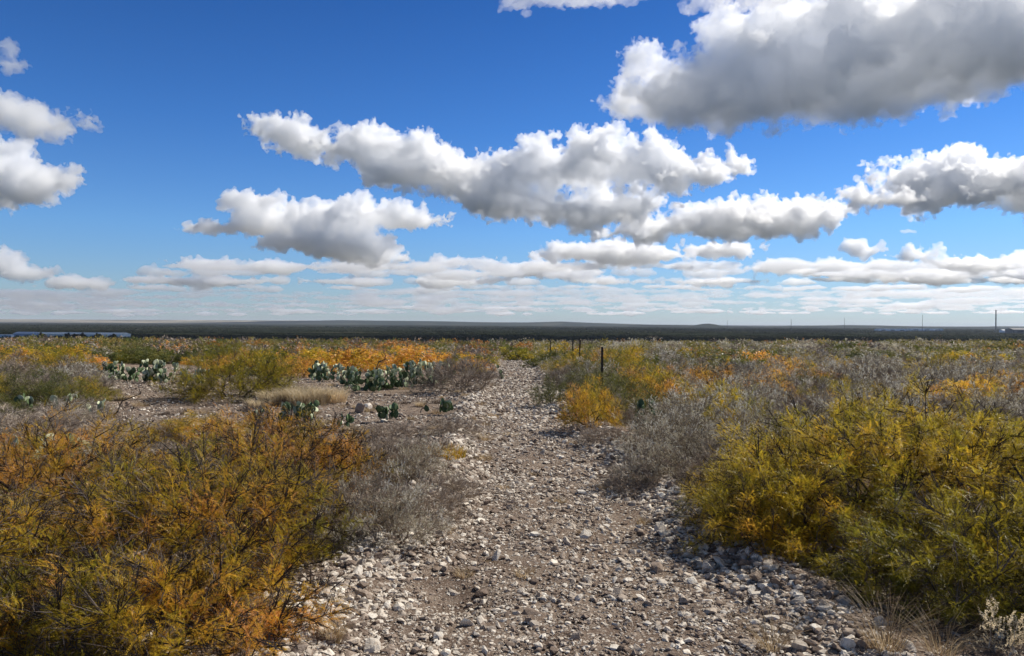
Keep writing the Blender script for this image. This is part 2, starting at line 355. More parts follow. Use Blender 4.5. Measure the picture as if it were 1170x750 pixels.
# ------------------------------------------------------------------ plant templates
def frond(seed, n=10, w=.05, ll=.2, droop=.35):     # feathery leaf of unit length along +X
    rg = np.random.default_rng(seed); V, Fc = [], []
    bend = rg.uniform(-.25, .25)
    cp = lambda t: np.array([t, bend * t * t, -droop * t * t])
    V += [cp(0) + [0, .008, 0], cp(0) - [0, .008, 0], cp(1)]; Fc.append((0, 1, 2))
    for i in range(n):
        t = .12 + .85 * i / (n - 1)
        for s in (-1, 1):
            b0 = cp(t); L = ll * (1 - .5 * abs(t - .4)) * rg.uniform(.8, 1.15); tip = b0 + np.array([L * .95, s * L * .6, rg.uniform(-.05, .05)])
            o = len(V); V += [b0 - [w * .5, 0, 0], b0 + [w * .5, 0, 0], tip]; Fc.append((o, o + 1, o + 2))
    return np.array(V, float), np.array(Fc)
def sprig(seed, n=11, lw=.07, ll=.2):                 # upright twig crowded with small oval leaves
    rg = np.random.default_rng(seed); V = [[0, .01, 0], [0, -.01, 0], [1, 0, 0]]; Fc = [(0, 1, 2)]
    for i in range(n):
        t = .2 + .8 * i / (n - 1); a = i * 2.4 + rg.uniform(-.4, .4); L = ll * rg.uniform(.7, 1.2)
        d = np.array([.75, math.cos(a) * .65, math.sin(a) * .65]); d /= np.linalg.norm(d); sd = np.cross(d, rg.normal(size=3)); sd /= np.linalg.norm(sd)
        b0 = np.array([t, 0, 0]); o = len(V); V += [b0, b0 + d * L * .5 + sd * lw, b0 + d * L, b0 + d * L * .5 - sd * lw]; Fc += [(o, o + 1, o + 2), (o, o + 2, o + 3)]
    return np.array(V, float), np.array(Fc)
def twiglet(seed, n=5, w=.018):                        # bare forked twig
    rg = np.random.default_rng(seed); V = [[0, w, 0], [0, -w, 0], [1, rg.uniform(-.15, .15), rg.uniform(-.1, .2)]]; Fc = [(0, 1, 2)]
    for i in range(n):
        t = rg.uniform(.15, .85); a = rg.uniform(0, 6.28); L = (1 - t * .6) * rg.uniform(.3, .65)
        d = np.array([.7, math.cos(a) * .7, math.sin(a) * .7]); b0 = np.array([t, 0, 0]); o = len(V)
        V += [b0 + [w * .7, 0, 0], b0 - [w * .7, 0, 0], b0 + d * L]; Fc.append((o, o + 1, o + 2))
    return np.array(V, float), np.array(Fc)
def clump(seed, n=6, s=.45):                           # leaf clump for plants seen from afar
    rg = np.random.default_rng(seed); V, Fc = [], []
    for i in range(n):
        c = rg.normal(size=3) * .38; o = len(V)
        for j in range(3): V.append(c + rg.normal(size=3) * s * .6)
        Fc.append((o, o + 1, o + 2))
    return np.array(V, float), np.array(Fc)

def tubes(mb, A, B, ra, rb, sides, tint=.5, mt=0):
    d = unit(B - A); ref = np.where(np.abs(d[:, 2:3]) > .9, [[1., 0, 0]], [[0, 0, 1.]]); u = unit(np.cross(ref, d)); v = np.cross(d, u)
    a = np.arange(sides) * 2 * math.pi / sides; ca, sa = np.cos(a), np.sin(a)
    ring = ca[None, :, None] * u[:, None] + sa[None, :, None] * v[:, None]
    V = np.concatenate([A[:, None] + ring * ra[:, None, None], B[:, None] + ring * rb[:, None, None]], 1)
    q = np.array([(i, (i + 1) % sides, sides + (i + 1) % sides, sides + i) for i in range(sides)])
    Fc = (q[None] + (np.arange(len(A)) * 2 * sides)[:, None, None]).reshape(-1, 4)
    mb.add(V.reshape(-1, 3), Fc, tint, mt)

def skeleton(rg, att, nb=5, spread=.12, droop=.0):
    a = rg.uniform(0, 6.28, nb); pos = [np.array([math.cos(t) * spread * rg.random(), math.sin(t) * spread * rg.random(), -.05]) for t in a]
    par = [-1] * nb; pl = [0.] * nb; tip = []
    PA = np.zeros((len(att) * 2 + nb, 3)); PLn = np.zeros(len(PA)); PA[:nb] = pos; m = nb
    order = np.argsort(np.linalg.norm(att, axis=1))
    for i in order:
        p = att[i]; dd = np.linalg.norm(PA[:m] - p, axis=1); c = dd * 1.0 + PLn[:m] * .45; j = int(np.argmin(c)); d = dd[j]
        mid = (PA[j] + p) / 2 + rg.normal(size=3) * d * .09 + np.array([0, 0, d * (.10 - droop)])
        PA[m] = mid; PLn[m] = PLn[j] + d * .5; par.append(j); PA[m + 1] = p; PLn[m + 1] = PLn[j] + d; par.append(m); tip.append(m + 1); m += 2
    par = np.array(par); cnt = np.zeros(m); cnt[tip] += 1
    for i in range(m - 1, nb - 1, -1): cnt[par[i]] += cnt[i]
    return PA[:m], par, cnt, np.array(tip)

def dome(rg, n, rx, ry, h, inner=.35, lump=.25, low=.06):
    u = rg.normal(size=(n, 3)); u[:, 2] = np.abs(u[:, 2]); u = unit(u); a = np.arctan2(u[:, 1], u[:, 0]); k = rg.integers(0, 99)
    lm = 1 + lump * 2 * fbm(a * 1.3 + k, u[:, 2] * 3 + k, 3) + lump * .5 * rg.normal(size=n)
    r = (rg.random(n) ** .45) * (1 - inner) + inner
    p = u * (r * lm)[:, None] * [rx, ry, h]; p[:, 2] = np.maximum(p[:, 2], low * h + rg.random(n) * .08 * h)
    return p

def shrub(name, seed, rx, ry, h, nclus, nleaf, tmpl, size, leafm, barkm, tint=(.5, .15), patch=.2, ntwig=0, r0=.0028, sides=4, updir=.3, inner=.35, lump=.25, jit=.5, nb=5, twm=None, tlen=.22):
    """a shrub of foliage + branches at the origin; returns its Empty"""
    rg = np.random.default_rng(seed); att = dome(rg, nclus, rx, ry, h, inner, lump)
    PA, par, cnt, tip = skeleton(rg, att, nb, .1 + .05 * rx)
    root = empty(name)
    k = np.nonzero(par >= 0)[0]; br = MB()
    ra = r0 * np.sqrt(np.maximum(cnt[par[k]], 1)); rb = r0 * np.sqrt(np.maximum(cnt[k], 1)) * .9; ra = np.minimum(ra, rb * 1.5)
    tubes(br, PA[par[k]], PA[k], ra, rb, sides, np.clip(.45 + .2 * rg.normal(size=len(k)), 0, 1).repeat(sides * 2))
    seg = PA[tip] - PA[par[tip]]; out = unit(PA[tip] - np.array([0, 0, -h * .3])); cell = min(rx, ry) * 1.2 / math.sqrt(nclus) * 2.2
    if ntwig:
        n = len(tip) * ntwig; ii = np.repeat(np.arange(len(tip)), ntwig)
        d = unit(unit(seg)[ii] * .5 + out[ii] * .5 + rg.normal(size=(n, 3)) * .7 + [0, 0, updir]); pos = PA[par[tip]][ii] + seg[ii] * rg.uniform(0, 1, (n, 1))
        fr = frames(d, rg) * (tlen * rg.uniform(.5, 1.3, n))[:, None, None]
        for q in range(4):
            s = rg.integers(0, 4, n) == q; T, TF = twiglet(seed * 7 + q); br.inst(T, TF, fr[s], pos[s], np.clip(.55 + .25 * rg.normal(size=s.sum()), 0, 1))
    link('branches', br.mesh(name + '_branches', twm or barkm), root)
    if nleaf:
        n = len(tip) * nleaf; ii = np.repeat(np.arange(len(tip)), nleaf)
        pos = PA[tip][ii] - seg[ii] * rg.uniform(-.1, .8, (n, 1)) + rg.normal(size=(n, 3)) * cell * jit * .5
        pos[:, 2] = np.maximum(pos[:, 2], .01)
        d = unit(unit(seg)[ii] * .3 + out[ii] * .4 + rg.normal(size=(n, 3)) * .8 + [0, 0, updir])
        a = PA[tip]; pk = fbm(a[:, 0] * 1.7 + seed * 3.1, a[:, 1] * 1.7 + a[:, 2] * 1.3 + seed, 3) * 2
        tt = tint[0] + patch * pk * 1.6 + tint[1] * .6 * rg.normal(size=len(tip))
        ti = np.clip(tt[ii] + tint[1] * .6 * rg.normal(size=n), 0, 1)
        fr = frames(d, rg, [0, 0, 1.]) * (size * rg.uniform(.65, 1.3, n))[:, None, None]
        fo = MB(); w_ = rg.integers(0, len(tmpl), n)
        for q, (T, TF) in enumerate(tmpl): fo.inst(T, TF, fr[w_ == q], pos[w_ == q], ti[w_ == q])
        link('foliage', fo.mesh(name + '_foliage', leafm), root)
    return root
FR = [frond(i, 9) for i in range(4)]; FRM = [frond(i + 9, 5, .09, .26) for i in range(3)]
SP = [sprig(i) for i in range(3)]; SPM = [sprig(i + 9, 5, .12, .3) for i in range(3)]; CLP = [clump(i) for i in range(3)]

PROTO = {}
def protos():
    H = 0
    for i in range(3):
        t0 = (.40, .54, .30)[i]
        PROTO['gold', 'n', i] = shrub('golden_shrub', 100 + i, 1, 1, .95, 210, 46, FR, .095, M_gold, M_bark, (t0, .14), .22, ntwig=4)
        PROTO['gold', 'm', i] = shrub('golden_shrub', 110 + i, 1, 1, .95, 110, 36, FRM, .125, M_gold, M_bark, (t0, .14), .22, ntwig=4, sides=3)
        PROTO['gold', 'f', i] = shrub('golden_shrub', 120 + i, 1, 1, .95, 60, 20, CLP, .09, M_gold, M_bark, (t0 - .1, .14), .22, ntwig=6, sides=3, r0=.004)
        PROTO['rust', 'm', i] = shrub('rust_orange_shrub', 130 + i, 1, 1, .95, 110, 26, FRM, .11, M_gold, M_bark, (.72, .14), .2, ntwig=9, sides=3)
        PROTO['rust', 'f', i] = shrub('rust_orange_shrub', 140 + i, 1, 1, .95, 55, 17, CLP, .09, M_gold, M_bark, (.72, .14), .2, ntwig=7, sides=3, r0=.004)
        PROTO['green', 'm', i] = shrub('olive_green_shrub', 150 + i, 1, 1, 1., 110, 34, FRM, .11, M_green, M_bark, (.55, .2), .2, ntwig=3, sides=3)
        PROTO['green', 'f', i] = shrub('olive_green_shrub', 160 + i, 1, 1, 1., 55, 20, CLP, .10, M_green, M_bark, (.55, .2), .2, ntwig=1, sides=3, r0=.004)
        PROTO['sage', 'n', i] = shrub('silver_sage_shrub', 170 + i, 1, 1, 1., 230, 16, SP, .075, M_sage, M_greyb, (.5, .35), .3, ntwig=9, updir=.6, tlen=.15, twm=M_brown, lump=.4)
        PROTO['sage', 'm', i] = shrub('silver_sage_shrub', 180 + i, 1, 1, 1., 130, 14, SPM, .095, M_sage, M_greyb, (.5, .38), .3, ntwig=10, updir=.6, sides=3, tlen=.18, twm=M_brown, lump=.4)
        PROTO['sage', 'f', i] = shrub('silver_sage_shrub', 190 + i, 1, 1, 1., 60, 13, CLP, .065, M_sage, M_greyb, (.48, .4), .3, ntwig=9, updir=.6, sides=3, r0=.004, twm=M_brown, lump=.4)
        PROTO['bare', 'n', i] = shrub('bare_twiggy_shrub', 200 + i, 1, 1, .85, 170, 3, SP, .05, M_sage, M_brown, (.3, .2), .2, ntwig=20, updir=.5, tlen=.2)
        PROTO['bare', 'm', i] = shrub('bare_twiggy_shrub', 210 + i, 1, 1, .85, 110, 3, SPM, .06, M_sage, M_brown, (.3, .2), .2, ntwig=17, updir=.5, sides=3, tlen=.26)
        PROTO['bare', 'f', i] = shrub('bare_twiggy_shrub', 220 + i, 1, 1, .85, 60, 3, CLP, .07, M_rust, M_brown, (.3, .2), .2, ntwig=12, updir=.5, sides=3, tlen=.3)
protos()
USED = {}; PLACED = []
def place(kind, lod, x, y, r, h, label, group=None, rz=None, sy=1.):
    if (kind, lod, 0) not in PROTO: lod = 'm'
    i = random.randrange(3); p = PROTO[kind, lod, i]
    o = p if (kind, lod, i) not in USED else copy_tree(p)
    USED[kind, lod, i] = 1
    o.location = (x, y, gz(x, y) - .02); o.rotation_euler = (0, 0, random.uniform(0, 6.28) if rz is None else rz); o.scale = (r, r * sy, h / .95)
    tag(o, label, 'shrub', group); PLACED.append((x, y, r)); return o
random.seed(11)

# --- the shrubs one would point to
def hero(name, seed, x, y, rx, ry, h, label, **k):
    o = shrub(name, seed, rx, ry, h, **k); o.location = (x, y, gz(x, y) - .02); tag(o, label, 'shrub'); PLACED.append((x, y, (rx + ry) / 2)); return o
hero('golden_shrub', 1, 3.38, 6.3, 1.82, 1.6, 1.0, 'big olive and gold feathery shrub at the right of the path in front', nclus=900, nleaf=66, tmpl=FR, size=.075, leafm=M_gold, barkm=M_bark, tint=(.40, .10), patch=.16, ntwig=5, lump=.16)
hero('golden_shrub', 2, 2.12, 5.6, .72, .7, .55, 'low golden shrub leaning over the right edge of the stony path', nclus=240, nleaf=78, tmpl=FR, size=.07, leafm=M_gold, barkm=M_bark, tint=(.44, .1), patch=.2, ntwig=4)
hero('golden_shrub', 8, 4.3, 4.6, 1.3, 1.25, .84, 'yellow green shrub cut off by the right edge of the photo', nclus=420, nleaf=62, tmpl=FR, size=.075, leafm=M_gold, barkm=M_bark, tint=(.36, .1), patch=.15, ntwig=5)
hero('orange_tinged_shrub', 3, -2.15, 5.1, 1.15, 1.1, .72, 'wide orange and yellow shrub at the left side of the stony path', nclus=420, nleaf=42, tmpl=FR, size=.075, leafm=M_gold, barkm=M_bark, tint=(.56, .13), patch=.34, ntwig=8)
hero('orange_tinged_shrub', 4, -3.3, 4.1, 1.1, 1.0, .62, 'olive yellow shrub in the lower left corner', nclus=380, nleaf=44, tmpl=FR, size=.075, leafm=M_gold, barkm=M_bark, tint=(.50, .12), patch=.3, ntwig=8)
hero('orange_tinged_shrub', 5, -3.9, 6.3, 1.3, 1.0, .78, 'amber shrub at the left edge in front of the cactus with round pads', nclus=400, nleaf=38, tmpl=FR, size=.075, leafm=M_gold, barkm=M_bark, tint=(.62, .13), patch=.3, ntwig=5)
hero('orange_tinged_shrub', 6, -2.3, 7.2, 1.1, 1.0, .72, 'orange shrub with dark forked stems behind the wide orange shrub', nclus=400, nleaf=38, tmpl=FR, size=.075, leafm=M_gold, barkm=M_bark, tint=(.62, .15), patch=.35, ntwig=8)
hero('orange_tinged_shrub', 7, -1.75, 3.75, .8, .55, .42, 'low amber shrub lowest in the photo beside the white rocks', nclus=220, nleaf=46, tmpl=FR, size=.07, leafm=M_gold, barkm=M_bark, tint=(.6, .13), patch=.35, ntwig=8)

x, y = gp(270, 455)
hero('yellow_green_shrub', 21, x, y, 1.45, 1.2, 1.1, 'large yellow green shrub beyond the sandy clearing on the left', nclus=240, nleaf=34, tmpl=FRM, size=.12, leafm=M_gold, barkm=M_bark, tint=(.30, .1), patch=.12, ntwig=6, sides=3)
hero('golden_shrub', 22, 2.95, 4.55, 1.0, .75, .58, 'low olive skirt of shrub at the lower right, in front of the big one', nclus=300, nleaf=70, tmpl=FR, size=.07, leafm=M_gold, barkm=M_bark, tint=(.30, .1), patch=.14, ntwig=4)
NAMED = [
 ('gold', 'n', 676, 485, .52, .72, 'compact amber shrub right of the path in front of the nearest fence post'),
 ('green', 'm', 630, 462, .45, .55, 'small dark green shrub left of the compact amber shrub'),
 ('gold', 'm', 712, 438, 1.0, 1.1, 'olive gold shrub just behind the nearest fence post'),
 ('gold', 'm', 650, 432, .8, .75, 'yellow shrub at the right edge of the path by the fence line'),
 ('gold', 'f', 590, 412, 1.3, .95, 'yellow shrub at the left edge of the path where it disappears'),
 ('gold', 'f', 640, 408, 1.1, .9, 'yellow shrub at the right edge of the path where it disappears'),
 ('bare', 'm', 528, 448, 1.05, .95, 'brown twiggy shrub left of the path beside the row of cacti'),
 ('rust', 'm', 900, 440, .95, .75, 'lone bright orange shrub in the grey sage on the right'),
 ('gold', 'm', 835, 500, .62, .72, 'golden shrub with orange tips standing among the silver sage'),
 ('bare', 'n', 520, 494, .45, .28, 'low grey cushion of twigs at the left edge of the path'),
 ('bare', 'n', 448, 500, .5, .3, 'low grey brown twiggy shrub between clearing and path'),
 ('sage', 'n', 447, 618, .42, .48, 'small silver sage shrub at the left bank of the path'),
 ('bare', 'n', 508, 566, .36, .28, 'brown twiggy shrub on the ledge of the left bank'),
 ('sage', 'n', 478, 545, .40, .36, 'grey leafy shrub behind the ledge of the left bank'),
 ('bare', 'n', 725, 560, .35, .28, 'low brown twiggy shrub at the right edge halfway along the path'),
 ('bare', 'n', 400, 600, .55, .46, 'dark twiggy shrub between the orange shrub and the small silver sage'),
 ('bare', 'n', 488, 592, .36, .34, 'dark brown twiggy shrub overhanging the left bank of the path'),
 ('bare', 'n', 425, 548, .5, .36, 'grey twiggy shrub behind the small silver sage'),
 ('sage', 'n', 760, 520, .6, .62, 'silver sage shrub nearest the right edge of the path'),
 ('sage', 'n', 800, 540, .65, .6, 'broad silver sage shrub behind the big olive and gold shrub'),
 ('sage', 'n', 745, 545, .4, .42, 'low silver sage at the right edge of the path'),
 ('bare', 'n', 830, 560, .55, .5, 'purple brown twiggy shrub between path and big golden shrub'),
 ('sage', 'n', 880, 530, .7, .7, 'silver sage shrub with bright leaf tips left behind the big golden shrub'),
 ('green', 'm', 742, 480, .6, .6, 'dark olive shrub beside the prickly pear right of the path'),
 ('bare', 'n', 690, 505, .4, .3, 'small grey brown shrub at the foot of the compact amber shrub'),
 ('bare', 'n', 40, 500, 1.0, .48, 'tangled grey brown shrub at the left edge behind the amber shrub'),
 ('bare', 'n', 150, 505, .8, .32, 'dark tangled shrub behind the orange shrubs on the left'),
 ('gold', 'n', 225, 500, .7, .36, 'olive shrub behind the orange shrubs at the front of the clearing'),
 ('gold', 'm', 70, 432, 1.1, .9, 'rounded amber shrub left of the first cactus patch'),
 ('bare', 'm', 10, 445, 1.1, .8, 'grey twiggy shrub at the left edge beside the rounded amber shrub'),
 ('rust', 'f', 400, 425, 1.4, 1.0, 'tall orange shrub behind the middle cactus patch'),
 ('rust', 'f', 470, 422, 1.5, .95, 'broad rust orange shrub behind the longest cactus row'),
]
for k, l, px, py, r, h, lab in NAMED:
    x, y = gp(px, py); place(k, l, x, y, r, h, lab)

# --- the rest of the thickets, each plant where it grows
POLY = [((100, 432), (250, 428), (345, 432), (560, 432), (575, 505), (380, 512), (250, 500), (100, 485)), ((110, 415), (245, 418), (245, 480), (110, 480)), ((345, 418), (520, 416), (540, 470), (345, 470)), ((715, 470), (775, 470), (775, 500), (715, 500))]
def inpoly(px, py, pg):
    c = False
    for i in range(len(pg)):
        (x1, y1), (x2, y2) = pg[i - 1], pg[i]
        if (y1 > py) != (y2 > py) and px < (x2 - x1) * (py - y1) / (y2 - y1) + x1: c = not c
    return c
CMi = np.linalg.inv(CM)
def pix(x, y, z):
    v = CMi @ (np.array([x, y, z]) - [0, 0, CAMH]); return CX + F * v[0] / -v[2], CY - F * v[1] / -v[2]
def clear(x, y, r, m=.0):
    if abs(x - path_c(y)) < path_w(y) + .05 + r * .55 and y < 50: return False
    if -6.6 + .1 * (y - 11) < x < .2 and 9.2 < y < 19.5 and not (y > 17.5 and x < -6): return False
    q = pix(x, y, gz(x, y))
    if any(inpoly(*q, g_) for g_ in POLY): return False
    if -11.5 < x < -7 and 12.6 < y < 19: return random.random() < .35
    return True
def near_ok(x, y, r, f=.62):
    for (a, b, c) in PLACED:
        if (a - x) ** 2 + (b - y) ** 2 < (f * (c + r)) ** 2: return False
    return True
def kindat(x, y):
    q = vnoise(np.array(x * .21 + 40), np.array(y * .13 + 7)); u = random.random(); q = float(q)
    if x < path_c(y):
        if y < 15: w_ = dict(gold=.14, rust=.03, green=.12, sage=.1, bare=.6)
        elif y < 22: w_ = dict(gold=.3, rust=.06, green=.14, sage=.08, bare=.42)
        else: w_ = dict(gold=.34, rust=.5 if -14 < x < -1 else .06, green=.22, sage=.04, bare=.28)
    else:
        w_ = dict(gold=.15, rust=.04, green=.06, sage=.60, bare=.15)
        if y > 26: w_ = dict(gold=.24, rust=.05, green=.18, sage=.33, bare=.2)
        if y < 12.5: w_ = dict(gold=.03, rust=.03, green=.04, sage=.65, bare=.25)
        if x < 4 and y > 12.5: w_ = dict(gold=.40, rust=.05, green=.2, sage=.25, bare=.10)
    w_['gold'] *= .4 + 1.3 * q; w_['sage'] *= 1.6 - 1.2 * q
    t = sum(w_.values()) * u
    for k, v in w_.items():
        t -= v
        if t <= 0: return k
    return 'bare'
LAB = dict(gold='golden feathery shrub', rust='rusty orange shrub', green='dark olive green shrub', sage='silver grey sage shrub', bare='leafless brown twiggy shrub')
def wedge(x, y): return abs(x) < y * .80 + 1.5
cnt = dict()
tries = 0
while tries < 9000:
    tries += 1
    y = 4.2 + 34 * random.random() ** .75; x = random.uniform(-1, 1) * (y * .73 + .9)
    if x > 0 and y < 8.2 or x < 0 and y < 7.6 and x > -6: continue
    k = kindat(x, y); r = random.uniform(.4, 1.0) * (1 if y < 16 else 1.25) * (.85 if k in ('sage', 'bare') else 1.05)
    if not clear(x, y, r) or not near_ok(x, y, r, .56 if y < 20 else .6): continue
    h = r * random.uniform(.7, .95) if k != 'sage' else r * random.uniform(.75, 1.0)
    h = min(h, .95) * (1 - .25 * float(sst(18, 36, y)))
    if x < 0 and y < 14: h = min(h * .6, .34); r *= .75
    side = 'left of the path' if x < 0 else 'right of the path'
    zone = 'close behind the front shrubs' if y < 12 else 'in the middle of the thicket' if y < 22 else 'far back in the thicket'
    c = cnt.get(k, 0)
    if c >= 290: continue
    cnt[k] = c + 1
    place(k, 'n' if y < 12.5 else 'm' if y < 24 else 'f', x, y, r, h, '%s %s, %s' % (LAB[k], zone, side), '%ss %s, %s' % (LAB[k], side, zone), sy=random.uniform(.8, 1.15))
print('scattered', cnt, len(PLACED))

# ------------------------------------------------------------------ stones
def stone_t(seed, base, planes=9, sq=(1, .75, .45)):
    rg = np.random.default_rng(seed); V = base[0].copy(); V = V * (1 + .12 * rg.normal(size=(len(V), 1)))
    for i in range(planes):
        n = rg.normal(size=3); n /= np.linalg.norm(n); d = V @ n; o = rg.uniform(.3, .75); V = V - np.maximum(d - o, 0)[:, None] * n * .97
    return V * sq * rg.uniform(.75, 1.45, 3), base[1]
STs = [stone_t(i, ICO0, 5) for i in range(8)]; STm = [stone_t(50 + i, ICO1, 9) for i in range(6)]
rg = np.random.default_rng(77)
def zrot(n, tilt=.35):
    a = rg.uniform(0, 6.28, n); c, s = np.cos(a), np.sin(a); Z_ = np.zeros((n, 3, 3)); Z_[:, 0, 0] = c; Z_[:, 0, 1] = -s; Z_[:, 1, 0] = s; Z_[:, 1, 1] = c; Z_[:, 2, 2] = 1
    t = rg.normal(size=n) * tilt; T_ = np.zeros((n, 3, 3)); T_[:, 0, 0] = 1; T_[:, 1, 1] = np.cos(t); T_[:, 1, 2] = -np.sin(t); T_[:, 2, 1] = np.sin(t); T_[:, 2, 2] = np.cos(t)
    return Z_ @ T_
gv = MB()
def scatter(x, y, size, pale):
    n = len(x); z = hgt(x, y) + np.where(np.abs(x - path_c(y)) < path_w(y) * .95, .012, 0) + size * .12
    ti = np.where(rg.random(n) < pale, rg.uniform(.6, 1, n), rg.uniform(.1, .6, n)); M_ = zrot(n, .5) * size[:, None, None]
    big = size > .035
    for q in range(8):
        s = (~big) & (rg.integers(0, 8, n) == q); gv.inst(*STs[q], M_[s], np.stack([x[s], y[s], z[s]], 1), ti[s])
    for q in range(6):
        s = big & (np.arange(n) % 6 == q); gv.inst(*STm[q], M_[s], np.stack([x[s], y[s], z[s]], 1), ti[s])
def ln(n, m, s=.45, lo=.005, hi=.08): return np.clip(np.exp(rg.normal(np.log(m), s, n)), lo, hi)
for (y0, y1, dens, med) in ((2.3, 5, 5200, .0088), (5, 8, 3600, .0105), (8, 13, 1700, .014), (13, 22, 650, .02), (22, 46, 150, .032)):
    n = int(dens * 2.3 * (y1 - y0)); y = rg.uniform(y0, y1, n); t = rg.uniform(-1.12, 1.12, n); x = path_c(y) + t * path_w(y)
    keep = rg.random(n) < .12 + 3.0 * np.clip(fbm(x * 1.9, y * 1.2, 4) + .22, 0, 1); x, y = x[keep], y[keep]
    scatter(x, y, ln(len(x), med, .55), .5)
    for sgn, dn in ((-1, .5), (1, .38)):   # stonier banks
        n = int(dens * dn * (y1 - y0) * .7); y = rg.uniform(y0, y1, n); x = path_c(y) + sgn * (path_w(y) * 1.08 + rg.normal(size=n) * .16)
        scatter(x, y, ln(n, med * 1.45, .6), .5)
for (x0, x1, y0, y1, n) in ((-7, -1, 9, 19, 26000), (-4, -1, 3, 10, 9000), (1.1, 5, 2.2, 6.5, 22000), (-14, -7, 11, 20, 12000), (-16, -.8, 18, 30, 26000), (1.4, 5, 7, 14, 3000), (-1.6, -1.0, 5.5, 8.5, 1500)):
    y = rg.uniform(y0, y1, n); x = rg.uniform(x0, x1, n); k_ = fbm(x * .8, y * .8, 3) + rg.normal(size=n) * .08 > -.1; scatter(x[k_], y[k_], ln(k_.sum(), .012 if y0 < 8 else .018, .5), .35)
# rubble heap on the left bank
n = 520; y = rg.normal(4.75, .55, n); x = -.98 - (y - 4.7) * .05 + rg.normal(size=n) * .17; scatter(x, y, ln(n, .019, .6, .008, .05), .6)
n = 1100; y = rg.normal(8.4, 1.3, n); x = path_c(y) - path_w(y) - .05 + rg.normal(size=n) * .14; scatter(x, y, ln(n, .022, .5, .01, .05), .65)
n = 900; y = rg.uniform(14, 40, n); x = path_c(y) + rg.choice([-1, 1], n) * path_w(y) * 1.05 + rg.normal(size=n) * .2; scatter(x, y, ln(n, .05, .4), .85)
tag(link('gravel', gv.mesh('gravel', M_rock)), 'loose pale limestone gravel covering the path and its banks', 'gravel', kind='stuff')

RKT = [stone_t(200 + i, ICO2, 13, (1, .8, .6)) for i in range(8)]; RKM = []
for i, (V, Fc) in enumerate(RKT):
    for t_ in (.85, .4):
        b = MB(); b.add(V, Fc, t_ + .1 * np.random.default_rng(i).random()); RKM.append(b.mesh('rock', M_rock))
def rock(px, py, wpx, label, group=None, tone=0, flat=1., i=None):
    x, y = gp(px, py); s = wpx / F * y * .5; i = random.randrange(8) if i is None else i
    o = link('rock', RKM[2 * i + tone]); o.location = (x, y, gz(x, y) + s * .28 * flat); o.scale = (s * 1.05, s, s * flat); o.rotation_euler = (random.uniform(-.3, .3), random.uniform(-.3, .3), random.uniform(0, 6.28))
    return tag(o, label, 'rock', group)
for px, py, wd_, lab, tn in [
 (473, 648, 22, 'large pale wedge shaped rock at the top of the rubble on the left bank', 0),
 (424, 708, 20, 'pale block of limestone, right one of the lowest pair on the left bank', 0),
 (408, 718, 16, 'rounded two-toned rock, left one of the lowest pair on the left bank', 0),
 (444, 650, 13, 'narrow upright pale rock by the dark hollow in the left bank', 0),
 (446, 664, 17, 'flat pale rock below the dark hollow in the left bank', 0),
 (461, 680, 20, 'pale slab in the middle of the rubble on the left bank', 0),
 (472, 697, 16, 'pale square rock at the right end of the rubble heap', 0),
 (430, 676, 17, 'brown shaded rock at the left end of the rubble heap', 1),
 (383, 728, 18, 'cream rock lying between the rubble heap and the low amber shrub', 0),
 (556, 636, 22, 'flat cream rock set in the path near its middle', 0),
 (620, 686, 17, 'pale oval stone lying low in the middle of the path', 0),
 (633, 590, 11, 'small dark topped stone in the middle of the path', 1),
 (764, 621, 15, 'upright cream rock at the edge of the shadow on the right', 0),
 (777, 736, 22, 'pale jagged rock at the bottom edge right of the middle', 0),
 (877, 677, 24, 'rounded grey boulder under the big golden shrub', 1),
 (992, 668, 16, 'pale stone deep in the shade under the big golden shrub', 1),
 (545, 516, 14, 'cream slab at the bend of the stony left bank', 0),
 (628, 706, 16, 'thin pale slab standing in the lower middle of the path', 0),
 (585, 732, 14, 'small cream stone at the bottom edge of the path', 0),
 (516, 703, 15, 'flat brown flecked stone at the lower left of the path', 1),
 (766, 556, 20, 'flat grey slab on the right bank of the path', 0),
 (866, 735, 15, 'white stone beside the dry grass tuft at the bottom', 0),
 (654, 653, 13, 'small round cream stone in the right wheel track', 0),
 (704, 642, 13, 'small pale chip of rock right of the middle of the path', 0),
 (560, 612, 14, 'small square cream stone in the upper middle of the path', 0),
 (716, 690, 14, 'pale stone where the shadow of the golden shrub begins', 0),
 (500, 560, 15, 'cream rock on the left bank below the dark twiggy shrub', 0),
 (66, 534, 18, 'big cream rock lying among the round cactus pads at left', 0),
 (420, 468, 26, 'pale half of the split boulder in the clearing', 0),
]:
    rock(px, py, wd_ * .95, lab, tone=tn, flat=.8)
rock(410, 472, 22, 'dark blue grey boulder standing upright in the clearing', tone=1, flat=1.5)
RG = 'limestone rocks along the edges of the path'
spots = []
for i in range(70):
    y = 3.6 + 14 * random.random() ** 1.3; s = random.choice((-1, -1, 1)); x = float(path_c(y)) + s * float(path_w(y)) * random.uniform(.95, 1.22)
    v = np.linalg.inv(CM) @ (np.array([x, y, 0]) - [0, 0, CAMH]); px = CX + F * v[0] / -v[2]; py = CY - F * v[1] / -v[2]; spots.append((px, py, random.uniform(6, 14) * (1 if y < 9 else .7), s, y))
for px, py, wd_, s, y in spots:
    n_ = sorted(t[4] for t in spots if t[3] == s).index(y) + 1
    rock(px, py, wd_, 'pale angular rock, %d%s nearest on the %s edge of the path' % (n_, {1: 'st', 2: 'nd', 3: 'rd'}.get(n_ % 10 if n_ // 10 != 1 else 0, 'th'), 'left' if s < 0 else 'right'), RG, tone=random.random() < .2)

